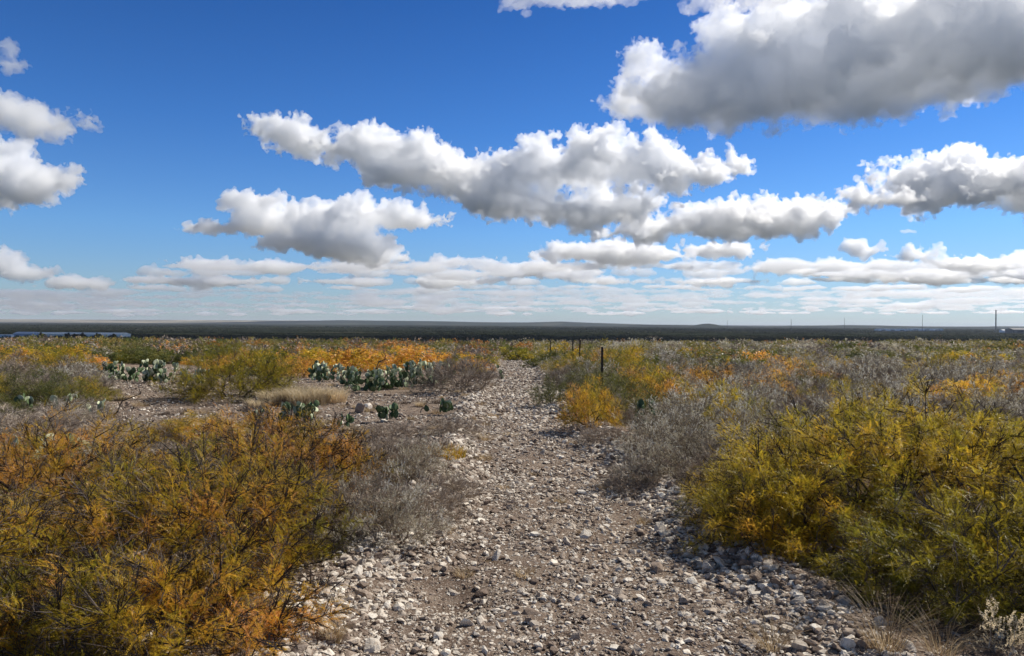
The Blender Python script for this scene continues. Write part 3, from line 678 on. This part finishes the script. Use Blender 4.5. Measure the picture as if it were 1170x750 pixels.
# ------------------------------------------------------------------ prickly pears
def pad_mesh(seed, tone):
    rg = np.random.default_rng(seed); nu, nv = 14, 8; V = []
    for i in range(nv + 1):
        t = i / nv; wv = math.sin(math.pi * min(1, t ** .8)) ** .65 * (.34 + .12 * t); zz = t
        for j in range(nu):
            a = 2 * math.pi * j / nu; V.append((wv * math.cos(a), (.055 + .01 * math.sin(a * 3)) * math.sin(a) * math.sin(math.pi * t) ** .5 + .05 * rg.normal() * .15 + .04 * math.sin(t * 3 + seed), zz))
    Fc = [(i * nu + j, i * nu + (j + 1) % nu, (i + 1) * nu + (j + 1) % nu, (i + 1) * nu + j) for i in range(nv) for j in range(nu)]
    V = np.array(V); ti = np.clip(tone + .12 * (V[:, 2] - .5) + .06 * rg.normal(size=len(V)), 0, 1); b = MB(); b.add(V, Fc, ti); return b.mesh('pad', M_pad, True)
PADS = {k: [pad_mesh(i + j * 10, t) for i in range(3)] for j, (k, t) in enumerate((('dark', .38), ('mid', .58), ('pale', .92)))}
def prickly(px, py, wpx, hpx, n, label, pale=.3, L=.15, D=None):
    x, y = gp(px, py); W = wpx / F * y; Hh = hpx / F * y * 1.15; root = empty('prickly_pear', (x, y, gz(x, y) - .02)); tag(root, label, 'cactus', 'prickly pear cacti growing in patches')
    rg = np.random.default_rng(int(px * 7 + py)); ends = []
    n0 = max(3, int(n / 2.6)); n = int(n * 1.35) if n > 20 else n; n = min(n, 99)
    for i in range(n):
        if i < n0 or not ends: p = np.array([rg.uniform(-.5, .5) * W, rg.normal() * W * .10, rg.uniform(0, .04)]); g = unit(np.array([rg.normal() * .35, rg.normal() * .35, 1.])); lv = 0
        else:
            c_ = [ends[q] for q in rg.integers(0, len(ends), 3)]; c_ = [e_ for e_ in c_ if e_[0][2] < Hh * .8] or [ends[rg.integers(0, n0)]]; p, g0, lv = max(c_, key=lambda e_: e_[0][2])
            g = unit(g0 + rg.normal(size=3) * .5 + [0, 0, .5])
        l = L * rg.uniform(.7, 1.15); q = p + g * l * .9
        ends.append((q, g, lv + 1))
        tone = 'pale' if rg.random() < pale * (.55 + lv * .4) else ('mid' if rg.random() < .4 else 'dark')  # pale pads, likelier higher up, carry the look of sunlit faces in their colour
        o = link('pad', PADS[tone][rg.integers(0, 3)], root); o.location = (p[0], p[1], p[2] + gz(x + p[0], y + p[1]) - gz(x, y) + .04)
        z = Vector(g); qt = z.to_track_quat('Z', 'Y') @ Euler((0, 0, rg.uniform(0, 6.28))).to_quaternion(); o.rotation_mode = 'QUATERNION'; o.rotation_quaternion = qt; o.scale = (l, l, l)
    return root
prickly(160, 437, 72, 24, 90, 'dark green prickly pear patch at the far left edge of the clearing', .3)
prickly(222, 440, 40, 16, 40, 'pale prickly pear patch right of the dark green patch', .6)
prickly(376, 436, 40, 18, 45, 'small prickly pear patch behind the pale grass tuft', .5)
prickly(413, 448, 42, 22, 60, 'low prickly pear clump at the left end of the long cactus row', .3)
prickly(450, 444, 45, 24, 60, 'prickly pear clump in the middle of the long cactus row', .35)
prickly(487, 441, 45, 26, 70, 'tallest prickly pear clump at the right end of the long cactus row', .45)
prickly(140, 436, 34, 20, 70, 'prickly pear at the left end of the dark green patch', .25)
prickly(180, 438, 34, 22, 70, 'prickly pear at the right end of the dark green patch', .35)
prickly(365, 434, 22, 18, 50, 'upright prickly pear just left of the small patch behind the grass', .4)
prickly(400, 441, 26, 18, 60, 'dark prickly pear between the small patch and the long cactus row', .3)
prickly(432, 446, 30, 20, 80, 'dense prickly pear between left end and middle of the long cactus row', .3)
prickly(468, 441, 30, 26, 90, 'dense prickly pear between middle and right end of the long cactus row', .35)
prickly(502, 439, 28, 22, 80, 'prickly pear outermost right in the long cactus row by the brown shrub', .4)
prickly(340, 484, 44, 17, 60, 'low dark prickly pear in front of the pale grass tuft', .2)
prickly(296, 487, 20, 16, 12, 'few pale upright cactus pads left of the low dark prickly pear', .7)
prickly(436, 482, 32, 11, 22, 'yellow green prickly pear creeping beside the dark boulder', .3, .14)
prickly(503, 474, 30, 9, 18, 'creeping light green prickly pear near the left edge of the path', .5, .13)
prickly(572, 434, 12, 14, 12, 'small prickly pear at the left edge of the path far up', .5)
prickly(745, 492, 40, 26, 30, 'shaded prickly pear in the silver sage right of the path', .25)
prickly(45, 535, 60, 28, 36, 'sparse prickly pear with large round pads at the left edge', .25, .16)
prickly(95, 528, 26, 18, 10, 'few yellowish cactus pads beside the cream rock at left', .7, .15)
prickly(82, 470, 26, 14, 16, 'pale cactus pads among grey twigs at the left', .6)
prickly(25, 470, 26, 14, 14, 'prickly pear half hidden by grey twigs at the left edge', .4)
prickly(105, 478, 18, 12, 9, 'two or three pale cactus pads left of the dark snag', .8)
prickly(395, 492, 26, 11, 10, 'little green prickly pear below the split boulder', .2, .13)
prickly(1002, 418, 8, 12, 7, 'white tipped cactus pads in the thicket below the chimney', .9, .25)
prickly(838, 415, 14, 10, 8, 'small prickly pear in the thicket below the cone shaped hill', .5, .25)
prickly(733, 424, 12, 10, 7, 'pale cactus pads right of the nearest fence post', .9, .2)

# ------------------------------------------------------------------ grass, snags, small plants
def tuft(px, py, r, h, n, label, group=None, tint=.6, lean=.5, mt=M_straw, wb=.003):
    x, y = gp(px, py); rg = np.random.default_rng(int(px + py * 3)); a = rg.uniform(0, 6.28, n); rr = r * np.sqrt(rg.random(n)) * .6
    b0 = np.stack([rr * np.cos(a), rr * np.sin(a), np.zeros(n)], 1); ln_ = rg.uniform(.5, 1.1, n) * lean; a2 = a + rg.normal(size=n) * .6; L = h * rg.uniform(.5, 1.15, n)
    dr = np.stack([np.cos(a2) * ln_, np.sin(a2) * ln_, np.ones(n)], 1); m1 = b0 + dr * (L * .55)[:, None]; m2 = m1 + (dr + np.stack([np.cos(a2), np.sin(a2), -np.ones(n) * .7], 1) * .6) * (L * .5)[:, None]
    sd = np.stack([-np.sin(a2), np.cos(a2), 0 * a2], 1) * wb; sd2 = sd * .6; V = np.stack([b0 - sd, b0 + sd, m1 + sd2, m1 - sd2, m2], 1).reshape(-1, 3)
    k = (np.arange(n) * 5)[:, None]; Fc = np.concatenate([k + [0, 1, 2], k + [0, 2, 3], k + [3, 2, 4]]); b = MB(); b.add(V, Fc, np.clip(tint + .2 * rg.normal(size=n), 0, 1).repeat(5))
    o = link('grass_tuft', b.mesh('grass_tuft', mt)); o.location = (x, y, gz(x, y) - .005); return tag(o, label, 'grass tuft', group)
tuft(350, 462, .75, .42, 1500, 'largest straw coloured grass tuft in the clearing', tint=.75, wb=.006)
tuft(378, 460, .5, .36, 800, 'straw coloured tuft at the right end of the pale grass', tint=.8, wb=.006)
tuft(318, 462, .55, .34, 800, 'straw coloured tuft at the left end of the pale grass', tint=.7, wb=.006)
tuft(296, 466, .35, .2, 400, 'short dry grass between the yellow green shrub and the pale grass', tint=.65, wb=.006)
tuft(880, 742, .09, 0.20, 143, 'reddish dry grass tuft at the bottom edge near the white stone', tint=.35, lean=1.0, wb=.0014)
tuft(1012, 742, .12, 0.28, 176, 'brown dry grass tuft under the big golden shrub at the bottom', tint=.25, lean=1.0, wb=.0014)
tuft(1075, 748, .1, 0.23, 110, 'dry grass tuft at the bottom between brown tuft and pale leafy sprig', tint=.3, lean=1.0, wb=.0014)
tuft(512, 522, .33, .16, 420, 'yellow green grass tuft on the left bank of the path', tint=.55, mt=M_gold)
tuft(552, 526, .18, .1, 200, 'small straw tuft at the bend of the left bank', tint=.5)
tuft(585, 498, .22, .06, 200, 'thin straw grass lying on the path', tint=.6)
tuft(655, 508, .14, .07, 160, 'small dark grass tuft on the right wheel track', tint=.1)
tuft(380, 735, .06, .12, 150, 'small straw tuft between rocks in the lower left', tint=.5)
tuft(668, 612, .1, .06, 120, 'tiny dark tuft in the middle of the path', tint=.1)
tuft(560, 645, .06, .04, 80, 'tiny dry tuft near the flat cream rock', tint=.2)
for px, py in ((575, 560), (612, 545), (690, 560), (640, 575), (530, 660), (600, 660), (735, 600), (510, 610), (455, 505), (400, 488), (470, 480), (330, 495), (540, 480), (505, 455), (470, 452)):
    tuft(px, py, .1, .07, 130, 'tiny wisp of dry grass among the gravel', 'tiny wisps of dry grass among the gravel', tint=.35)

rgt = random.Random(5)
for k_ in range(70):
    px, py = rgt.uniform(120, 570), rgt.uniform(440, 512)
    if inpoly(px, py, POLY[0]): tuft(px, py, rgt.uniform(.12, .3), rgt.uniform(.05, .12), 160, 'short dry grass in the sandy clearing left of the path', 'short dry grass in the clearing', tint=rgt.choice((.2, .35, .55)), lean=.9, mt=rgt.choice((M_straw, M_straw, M_brown)), wb=.004)
def snag(px, py, x2, y2, label, seed, rad=.018, mtl=M_bark, nsub=9):
    x, y = gp(px, py); top = P(x2, y2, y * 1.02) - np.array([x, y, gz(x, y)]); rg = np.random.default_rng(seed); b = MB(); A, B, ra, rb = [], [], [], []
    def grow(p, q, r, lv):
        pts = [p + (q - p) * t + (rg.normal(size=3) * np.linalg.norm(q - p) * .06 if 0 < t < 1 else 0) for t in np.linspace(0, 1, 6)]
        for i in range(5):
            A.append(pts[i]); B.append(pts[i + 1]); r0_, r1_ = r * (1 - .15 * i), r * (1 - .15 * (i + 1)); ra.append(r0_); rb.append(r1_)
            if lv < 3 and i > 0:
                for _ in range(2 if lv < 2 else 1):
                    L = np.linalg.norm(q - p) * rg.uniform(.3, .55); d = unit(unit(q - p) * .8 + rg.normal(size=3) * .7 + [0, 0, .2]); grow(pts[i + 1], pts[i + 1] + d * L, r1_ * .55, lv + 1)
    grow(np.array([0, 0, -.03]), top, rad, 1)
    tubes(b, np.array(A), np.array(B), np.array(ra), np.array(rb), 5, .3); o = link('dead_branch', b.mesh('dead_branch', mtl)); o.location = (x, y, gz(x, y)); return tag(o, label, 'dead branch')
snag(126, 476, 158, 442, 'dark leaning snag with crooked twigs at the front of the clearing', 3)
snag(480, 472, 492, 455, 'crooked brown stick lying in the clearing near the path', 4, .01)
snag(463, 462, 458, 450, 'short forked stick behind the crooked brown stick', 5, .008)
snag(302, 640, 345, 515, 'dark forked bare stem rising out of the orange shrubs', 6, .014)
snag(85, 640, 110, 545, 'dark thin bare stem in the amber shrub at the left', 7, .009)
snag(170, 660, 190, 560, 'dark bare stems in the middle of the wide orange shrub', 9, .009)
snag(425, 432, 440, 405, 'dark bare trunk leaning in front of the tall orange shrub', 8, .03)
snag(1020, 560, 985, 470, 'dark crooked stem showing at the top of the big golden shrub', 12, .012)
# leaning pale leafy sprig at the lower right corner
x, y = gp(1146, 748); root = shrub('pale_leafy_sprig', 41, .12, .12, .26, 14, 9, SP, .05, M_straw, M_greyb, (.85, .1), .1, r0=.0018, updir=1.2); root.location = (x, y, gz(x, y)); tag(root, 'small plant with cream dry leaves in the lower right corner', 'plant')

# fallen leaves, twig bits and crusts under and between the shrubs
lb = MB(); rg = np.random.default_rng(17)
for (x0, x1, y0, y1, n) in ((-5, -.9, 2.6, 8, 9000), (1.0, 6, 2.3, 9, 12000), (-13, -.8, 8, 20, 26000), (.8, 6, 9, 16, 5000), (-1.2, 1.5, 2.3, 12, 2500)):
    x = rg.uniform(x0, x1, n); y = rg.uniform(y0, y1, n); k_ = fbm(x * 1.3, y * 1.3, 3) + rg.normal(size=n) * .12 > -.02; x, y = x[k_], y[k_]; n = len(x)
    d = rg.normal(size=(n, 3)); d[:, 2] *= .25; fr = frames(d, rg, [0, 0, 1.]) * (rg.uniform(.02, .075, n) * (1 if y0 < 8 else 1.6))[:, None, None]; w_ = rg.integers(0, 3, n)
    for q in range(3): T, TF = twiglet(400 + q, 2, .05); lb.inst(T, TF, fr[w_ == q], np.stack([x, y, hgt(x, y) + .014], 1)[w_ == q], np.clip(.45 + .3 * rg.normal(size=(w_ == q).sum()), 0, 1))
tag(link('litter', lb.mesh('litter', M_brown)), 'broken twigs and dead leaves scattered on the soil', 'litter', kind='stuff')

# ------------------------------------------------------------------ fence posts
M_post = plain('dark rusted steel', (.035, .022, .018), .6, .4, 30); M_postw = plain('weathered dark wood', (.05, .038, .03), .9, 0, 20)
def tpost(px, D, htop, label, lean=(0, 0)):
    x = float(P(px, 400, D)[0]); root = empty('fence_post', (x, D, gz(x, D))); tag(root, label, 'fence post', 'steel fence posts along the right side of the path'); root.rotation_euler = (lean[0], lean[1], .2)
    def bx(b, x0, x1, y0, y1, z0, z1):
        V = [(a, c, e) for a in (x0, x1) for c in (y0, y1) for e in (z0, z1)]; b.add(V, [(0, 1, 3, 2), (4, 6, 7, 5), (0, 4, 5, 1), (2, 3, 7, 6), (0, 2, 6, 4), (1, 5, 7, 3)])
    b = MB(); bx(b, -.022, .022, -.004, .004, -.1, htop); bx(b, -.004, .004, .0045, .036, -.1, htop - .003); link('post', b.mesh('post', M_post), root)
    b = MB()
    for i in range(int(htop / .055)): z = .03 + i * .055; bx(b, -.012, .012, -.0105, -.0045, z, z + .02)
    link('studs', b.mesh('studs', M_post), root)
    b = MB()
    for z in (.3, .62, .95):
        if z < htop: bx(b, -.03, .03, -.016, -.011, z, z + .008); bx(b, -.031, -.0225, -.0105, .012, z, z + .008)
    link('wire_clips', b.mesh('wire_clips', M_postw), root)
tpost(688, 15, 1.2, 'nearest dark steel fence post, behind the compact amber shrub')
tpost(661.5, 24, 1.22, 'dark fence post, right one of the close pair further up', (0, .03))
tpost(655, 27, 1.15, 'dark fence post, left one of the close pair further up', (0, -.02))
tpost(629, 34, 1.15, 'farthest dark fence post, where the path disappears')

# ------------------------------------------------------------------ scrub too dense to count, from the plateau edge down to the plain
sb = MB(); rg = np.random.default_rng(31)
CLT = [clump(70 + i, 5, .5) for i in range(4)]
n = 0
for k_ in range(2600):
    y = 34 + 110 * rg.random() ** 1.5; x = rg.uniform(-1, 1) * (y * .85 + 2)
    if abs(x - path_c(y)) < 1.9 and y < 52: continue
    if y < 38 and not near_ok(x, y, .7, .5): continue
    kd = kindat(x, y); r = rg.uniform(.7, 1.5); h = min(.75, r * rg.uniform(.4, .75)) * rg.uniform(.6, 1.3); m_ = int(80 * (1 if y < 70 else .5))
    p = dome(rg, m_, r, r, h, .45, .2) + [x, y, gz(x, y)]; mi = dict(gold=0, rust=4, green=1, sage=2, bare=3)[kd]; tb = dict(gold=.34, rust=.85, green=.5, sage=.5, bare=.5)[kd]
    fr = frames(rg.normal(size=(m_, 3)), rg) * (.2 * rg.uniform(.6, 1.3, m_))[:, None, None] * (1 if y < 60 else 1.5); ti = np.clip(tb + .08 * rg.normal() + .07 * rg.normal(size=m_), 0, 1); fr *= .8
    sb.inst(*CLT[k_ % 4], fr, p, ti, mi)
tag(link('scrub', sb.mesh('scrub', [M_dull, M_green, M_sage, M_brown, M_rust])), 'dense mixed scrub covering the far edge of the plateau', 'scrub', kind='stuff')
fb = MB()
for (y0, y1, n, sz, per) in ((400, 900, 9000, 3.0, 12), (900, 1500, 12000, 3.8, 10), (1500, 2600, 10000, 5, 6), (2600, 5200, 9000, 9, 5)):
    y = rg.uniform(y0, y1, n); x = rg.uniform(-1, 1, n) * y * .78; dn = fbm(x * .005, y * .009, 4); k_ = dn > rg.uniform(-.12, .02, n); x, y = x[k_], y[k_]; n = len(x); z = hgt(x, y)
    s = sz * rg.uniform(.5, 1.3, n); off = rg.normal(size=(n, per, 3)) * [.5, .5, .16]; off[..., 2] = np.abs(off[..., 2]) + .12
    pos = (np.stack([x, y, z], 1)[:, None] + off * s[:, None, None]).reshape(-1, 3); m_ = len(pos)
    fr = frames(rg.normal(size=(m_, 3)), rg) * (s.repeat(per) * .28)[:, None, None]; ti = np.clip(.35 + .2 * rg.normal(size=n).repeat(per) + .12 * rg.normal(size=m_), 0, 1)
    fb.inst(*CLT[0], fr, pos, ti)
tag(link('woodland', fb.mesh('woodland', M_far)), 'dark mesquite woodland covering the plain below', 'woodland', kind='stuff')

# ------------------------------------------------------------------ hills on the skyline
def hill_mat(name, a, b_, c):
    m, nt, bs = mat(name); g = N(nt, 'ShaderNodeNewGeometry'); n1 = N(nt, 'ShaderNodeTexNoise', Scale=.0035, Detail=8., Roughness=.7); mp = N(nt, 'ShaderNodeMapping'); mp.inputs['Scale'].default_value = (.4, .4, 3)
    nt.links.new(g.outputs['Position'], mp.inputs[0]); nt.links.new(mp.outputs[0], n1.inputs['Vector'])
    nt.links.new(ramp(nt, [(.35, a), (.52, b_), (.7, c)], n1.outputs['Fac']), bs.inputs['Base Color']); bs.inputs['Roughness'].default_value = 1; bs.inputs['Specular IOR Level'].default_value = 0
    return m
M_h1 = hill_mat('wooded hillside', (.010, .016, .012), (.022, .027, .017), (.09, .08, .05)); M_h2 = hill_mat('dry open hillside', (.12, .11, .075), (.25, .21, .15), (.42, .36, .27))
def ridge(name, D, prof, mt, depth, label=None, kind='structure'):
    b = MB(); px = np.arange(prof[0][0], prof[-1][0] + .1, 2.5); py = np.interp(px, [p[0] for p in prof], [p[1] for p in prof]); S = np.linspace(-1, 1, 15); V = []
    for i, (a, c) in enumerate(zip(px, py)):
        top = P(a, c, D); zt = top[2]
        for s in S:
            prf = (.5 + .5 * math.cos(math.pi * s)) ** .8; yy = D + s * depth; xx = top[0]
            V.append((xx, yy, -40 + (zt + 40) * prf + (8 * fbm(np.array(xx * .004), np.array(yy * .004 + D), 4) * (1 - abs(s)) * 1. if depth > 300 else 0) * (0 if abs(s) < .08 else 1)))
    m_, n_ = len(px), len(S); ii = np.arange(m_ * n_).reshape(m_, n_); b.add(V, np.stack([ii[:-1, :-1], ii[1:, :-1], ii[1:, 1:], ii[:-1, 1:]], -1).reshape(-1, 4)); o = link(name, b.mesh(name, mt, True))
    o['kind'] = kind
    if label: o['label'] = label
ridge('hills', 14000, [(-150, 365.2), (0, 364.8), (120, 365.5), (260, 366), (420, 366.8), (520, 368), (640, 369)], M_h2, 2500, 'pale dry plateau along the left of the skyline')
ridge('hills', 11000, [(240, 368.6), (330, 367), (395, 366), (440, 366.6), (500, 367.2), (560, 368.6), (600, 368.6), (642, 367.6), (670, 368.8), (720, 370.4), (770, 371.8), (860, 373.4)], M_h1, 1800, 'dark wooded ridge in the middle of the skyline')
ridge('hills', 9000, [(690, 373), (730, 371.2), (775, 371.6), (870, 373.0), (930, 372.2), (970, 371.6), (1010, 372.2), (1060, 373.4), (1110, 373.6), (1150, 373), (1300, 375)], M_h1, 1500, 'low dark ridge along the right of the skyline')
ridge('hill', 7000, [(780, 376), (788, 373.4), (796, 371.4), (803, 370.2), (810, 369.9), (817, 370.8), (824, 372.4), (834, 373.8), (842, 376)], M_h1, 260, 'small cone shaped hill right of the middle')
ridge('hills', 5200, [(-60, 371.5), (100, 370.6), (300, 371.6), (450, 373.2), (620, 374), (800, 376.4), (900, 377), (1250, 379)], M_h1, 900, 'nearest low wooded rise across the plain')

# ------------------------------------------------------------------ buildings and towers on the plain
M_metal = plain('pale blue sheet metal', (.40, .46, .56), .8, 0, .3, .1); M_roof = plain('pale sheet metal roof', (.82, .79, .72), .8, 0, .2, .12); M_white = plain('white paint', (.75, .76, .78), .6, 0, 1., .05); M_dark = plain('dark opening', (.03, .035, .04), .7); M_conc = plain('grey concrete', (.16, .15, .145), .8, 0, .3, .15)
def boxm(b, x0, x1, y0, y1, z0, z1):
    V = [(a, c, e) for a in (x0, x1) for c in (y0, y1) for e in (z0, z1)]; b.add(V, [(0, 1, 3, 2), (4, 6, 7, 5), (0, 4, 5, 1), (2, 3, 7, 6), (0, 2, 6, 4), (1, 5, 7, 3)])
def shed(name, px0, px1, D, z0, hh, dep, label, cat, nd=6, wm=M_metal, rm=M_roof, rise=2.5):
    a, c = P(px0, 380, D), P(px1, 380, D); L = c[0] - a[0]; root = empty(name, ((a[0] + c[0]) / 2, D, z0)); tag(root, label, cat)
    b = MB(); boxm(b, -L / 2, L / 2, 0, dep, -2, hh); link('wall', b.mesh('wall', wm), root)
    b = MB(); e_ = .8; V = [(-L / 2 - e_, -e_, hh + .05), (L / 2 + e_, -e_, hh + .05), (L / 2 + e_, dep / 2, hh + rise), (-L / 2 - e_, dep / 2, hh + rise), (-L / 2 - e_, dep + e_, hh + .05), (L / 2 + e_, dep + e_, hh + .05)]
    b.add(V, [(0, 1, 2, 3), (3, 2, 5, 4), (0, 3, 4, 4), (1, 5, 2, 2), (0, 4, 5, 1)]); link('roof', b.mesh('roof', rm), root)
    for i in range(nd):
        b = MB(); xx = -L / 2 + L * (i + .5) / nd; boxm(b, xx - L / nd * .22, xx + L / nd * .22, -.12, -.02, 0, hh * .62); link('door', b.mesh('door', M_dark), root)
zb = float(P(70, 386, 1000)[2])
shed('metal_barn', 36, 138, 1000, zb, 4.6, 26, 'long low metal barn with pale roof in the valley on the left', 'barn', 5, M_roof, M_roof)
shed('metal_barn', 15, 35, 985, zb, 5.2, 20, 'short blue walled shed adjoining the long pale barn', 'shed', 2, M_metal, M_metal)
for a_, c_, lab in ((-3, 5, 'left one of two small white trailers beside the blue shed'), (6.5, 13, 'right one of two small white trailers beside the blue shed')):
    shed('white_trailer', a_, c_, 960, zb + .5, 3.6, 5, lab, 'trailer', 2, M_white, M_white, .5)
shed('industrial_shed', 1004, 1036, 3300, -20, 6, 40, 'flat white roofed shed left of the rightmost mast', 'shed', 3, M_white, M_white)
shed('industrial_shed', 1040, 1078, 3400, -18, 5, 40, 'second long white shed beneath the rightmost mast', 'shed', 3, M_white, M_white)
shed('industrial_shed', 1146, 1157, 2400, -16, 5, 20, 'small white shed right of the chimney', 'shed', 1, M_white, M_white)
shed('industrial_shed', 1158, 1190, 2300, -17, 9, 40, 'dark hall with grey sloping roof at the right edge of the plain', 'hall', 2, M_conc, M_conc, 5)
# dark trees in front of the barn
for i, (px, lab) in enumerate(((48, 'dark tree in front of the barn, first from the left'), (78, 'dark tree before the middle of the barn'), (86, 'dark tree right beside the one before the middle of the barn'), (95, 'dark tree third from the right before the barn'), (112, 'dark tree second from the right before the barn'), (130, 'dark tree before the right end of the barn'))):
    q = P(px, 386, 940); root = shrub('tree', 300 + i, 5.2, 4.2, 6.5, 50, 16, CLP, 1.1, M_far, M_bark, (.3, .1), .1, r0=.05, sides=3); root.location = (q[0], 940, gz(q[0], 940)); tag(root, lab, 'tree')
def stack_(px, pt, D, r, label):
    q = P(px, pt, D); z0 = gz(q[0], D) - 2; Hs = q[2] - z0; root = empty('chimney', (q[0], D, z0)); tag(root, label, 'chimney'); b = MB()
    tubes(b, np.array([[0, 0, 0.], [0, 0, Hs * .5]]), np.array([[0, 0, Hs * .5], [0, 0, Hs]]), np.array([r, r * .85]), np.array([r * .85, r * .75]), 16); link('shaft', b.mesh('shaft', M_conc), root)
    b = MB(); tubes(b, np.array([[0, 0, Hs - 2.]]), np.array([[0, 0, Hs + .6]]), np.array([r * .9]), np.array([r * .9]), 16); link('rim', b.mesh('rim', M_dark), root)
    b = MB(); tubes(b, np.array([[0, 0, Hs * .62]]), np.array([[0, 0, Hs * .64]]), np.array([r * 1.2]), np.array([r * 1.2]), 16); link('platform', b.mesh('platform', M_dark), root)
stack_(1138, 354.5, 3000, 2.8, 'tall dark chimney rising above the skyline at the right')
def mast(px, pt, D, label):
    q = P(px, pt, D); z0 = gz(q[0], D) - 2; Hs = q[2] - z0; root = empty('lattice_mast', (q[0], D, z0)); tag(root, label, 'mast', 'thin lattice masts on the plain'); r = 1.3; b = MB(); cs = [np.array([r * math.cos(a), r * math.sin(a), 0]) for a in (0, 2.09, 4.19)]
    up = np.array([0, 0, Hs]); tubes(b, np.array(cs), np.array([c * .5 + up for c in cs]), np.full(3, .28), np.full(3, .2), 4); link('legs', b.mesh('legs', M_dark), root); b = MB(); A, B = [], []; nn = 14
    for i in range(nn):
        for k_ in range(3): t0, t1 = i / nn, (i + 1) / nn; A.append(cs[k_] * (1 - .5 * t0) + up * t0); B.append(cs[(k_ + 1) % 3] * (1 - .5 * t1) + up * t1)
    tubes(b, np.array(A), np.array(B), np.full(len(A), .1), np.full(len(A), .1), 3); link('bracing', b.mesh('bracing', M_dark), root)
mast(904, 365, 2800, 'thin mast left of the two near the low ridge'); mast(965, 363.5, 3600, 'faint thin mast on the low ridge, between two others'); mast(1054, 360, 2900, 'thin mast above the white industrial sheds'); mast(831, 366, 4200, 'faint thin mast just right of the cone shaped hill')

# ------------------------------------------------------------------ unseen clouds overhead, added to shade the plain
for i, (pb, px, rx) in enumerate(((-95, 250, 330), (-120, 760, 330), (-100, 1250, 300), (-95, -250, 260))):
    tag(cloud('cloud', [(px - rx * .5, pb - 40, rx * .5, 70), (px, pb - 40, rx * .6, 80), (px + rx * .55, pb - 40, rx * .5, 70)], pb, 70 + i, M_c1, puffs=20, det=6), ('unseen cloud added to shade the plain, above the top edge left of centre', 'unseen cloud added to shade the plain, above the top edge right of centre', 'unseen cloud added to shade the plain, beyond the top right corner', 'unseen cloud added to shade the plain, beyond the top left corner')[i], 'cloud', GR)

# ------------------------------------------------------------------ haze
hz = bpy.data.materials.new('haze'); hz.use_nodes = True; hn = hz.node_tree; hn.nodes.clear(); o_ = hn.nodes.new('ShaderNodeOutputMaterial'); v_ = hn.nodes.new('ShaderNodeVolumePrincipled')
v_.inputs['Color'].default_value = (.80, .88, 1, 1); v_.inputs['Density'].default_value = 3.2e-5; v_.inputs['Anisotropy'].default_value = .2; hn.links.new(v_.outputs[0], o_.inputs['Volume'])
HAZE = True
if HAZE:
    b = MB(); boxm(b, -26000, 26000, -2000, 24000, -75, 75); tag(link('haze', b.mesh('haze', hz)), 'thin blue haze in the air over the plain', 'haze', kind='stuff')

# ------------------------------------------------------------------ a label for each scattered shrub: kind, row, and what it lies in line with
ROWN = 'first second third fourth fifth sixth seventh eighth ninth tenth eleventh last'.split(); ROWS = list(zip((8.5, 10.5, 12.5, 14.5, 16.5, 18.5, 20.5, 23, 26, 29.5, 33, 999), [n_ + ' row' for n_ in ROWN]))
SPOT = ((60, 'under the white trailers'), (145, 'under the long pale barn'), (215, 'beside the big green shrub'), (345, 'around the big green shrub'), (440, 'behind the pale grass tufts'), (530, 'behind the long cactus row'), (600, 'left of the path end'), (645, 'by the path end'), (700, 'by the nearest fence post'), (770, 'right of the nearest post'), (850, 'under the cone shaped hill'), (930, 'under the leftmost mast'), (1000, 'under the faint mast'), (1070, 'under the white industrial sheds'), (1120, 'left of the chimney'), (9999, 'right of the chimney'))
bins = {}
for o in [o for o in COL.objects if o.parent is None and o.get('category') == 'shrub' and o.get('group')]:
    q = pix(*o.location); rw = next(n_ for lim, n_ in ROWS if o.location.y < lim); sp = next(n_ for lim, n_ in SPOT if q[0] < lim); kd = o['label'].split(',')[0].split(' close')[0].split(' in the')[0].split(' far')[0]
    bins.setdefault((kd, rw, sp), []).append((q[0], o))
ORD = 'first second third fourth fifth sixth seventh eighth ninth tenth eleventh twelfth'.split()
for (kd, rw, sp), L in bins.items():
    L.sort(key=lambda t: t[0])
    for i, (q, o) in enumerate(L):
        o['label'] = '%s in the %s %s%s' % (kd, rw, sp, '' if len(L) == 1 else ', %s from left' % ORD[min(i, 11)])
for (k_, l_, i_), o in PROTO.items():      # drop the kinds that found no place
    if (k_, l_, i_) not in USED:
        for c in list(o.children): bpy.data.objects.remove(c)
        bpy.data.objects.remove(o)
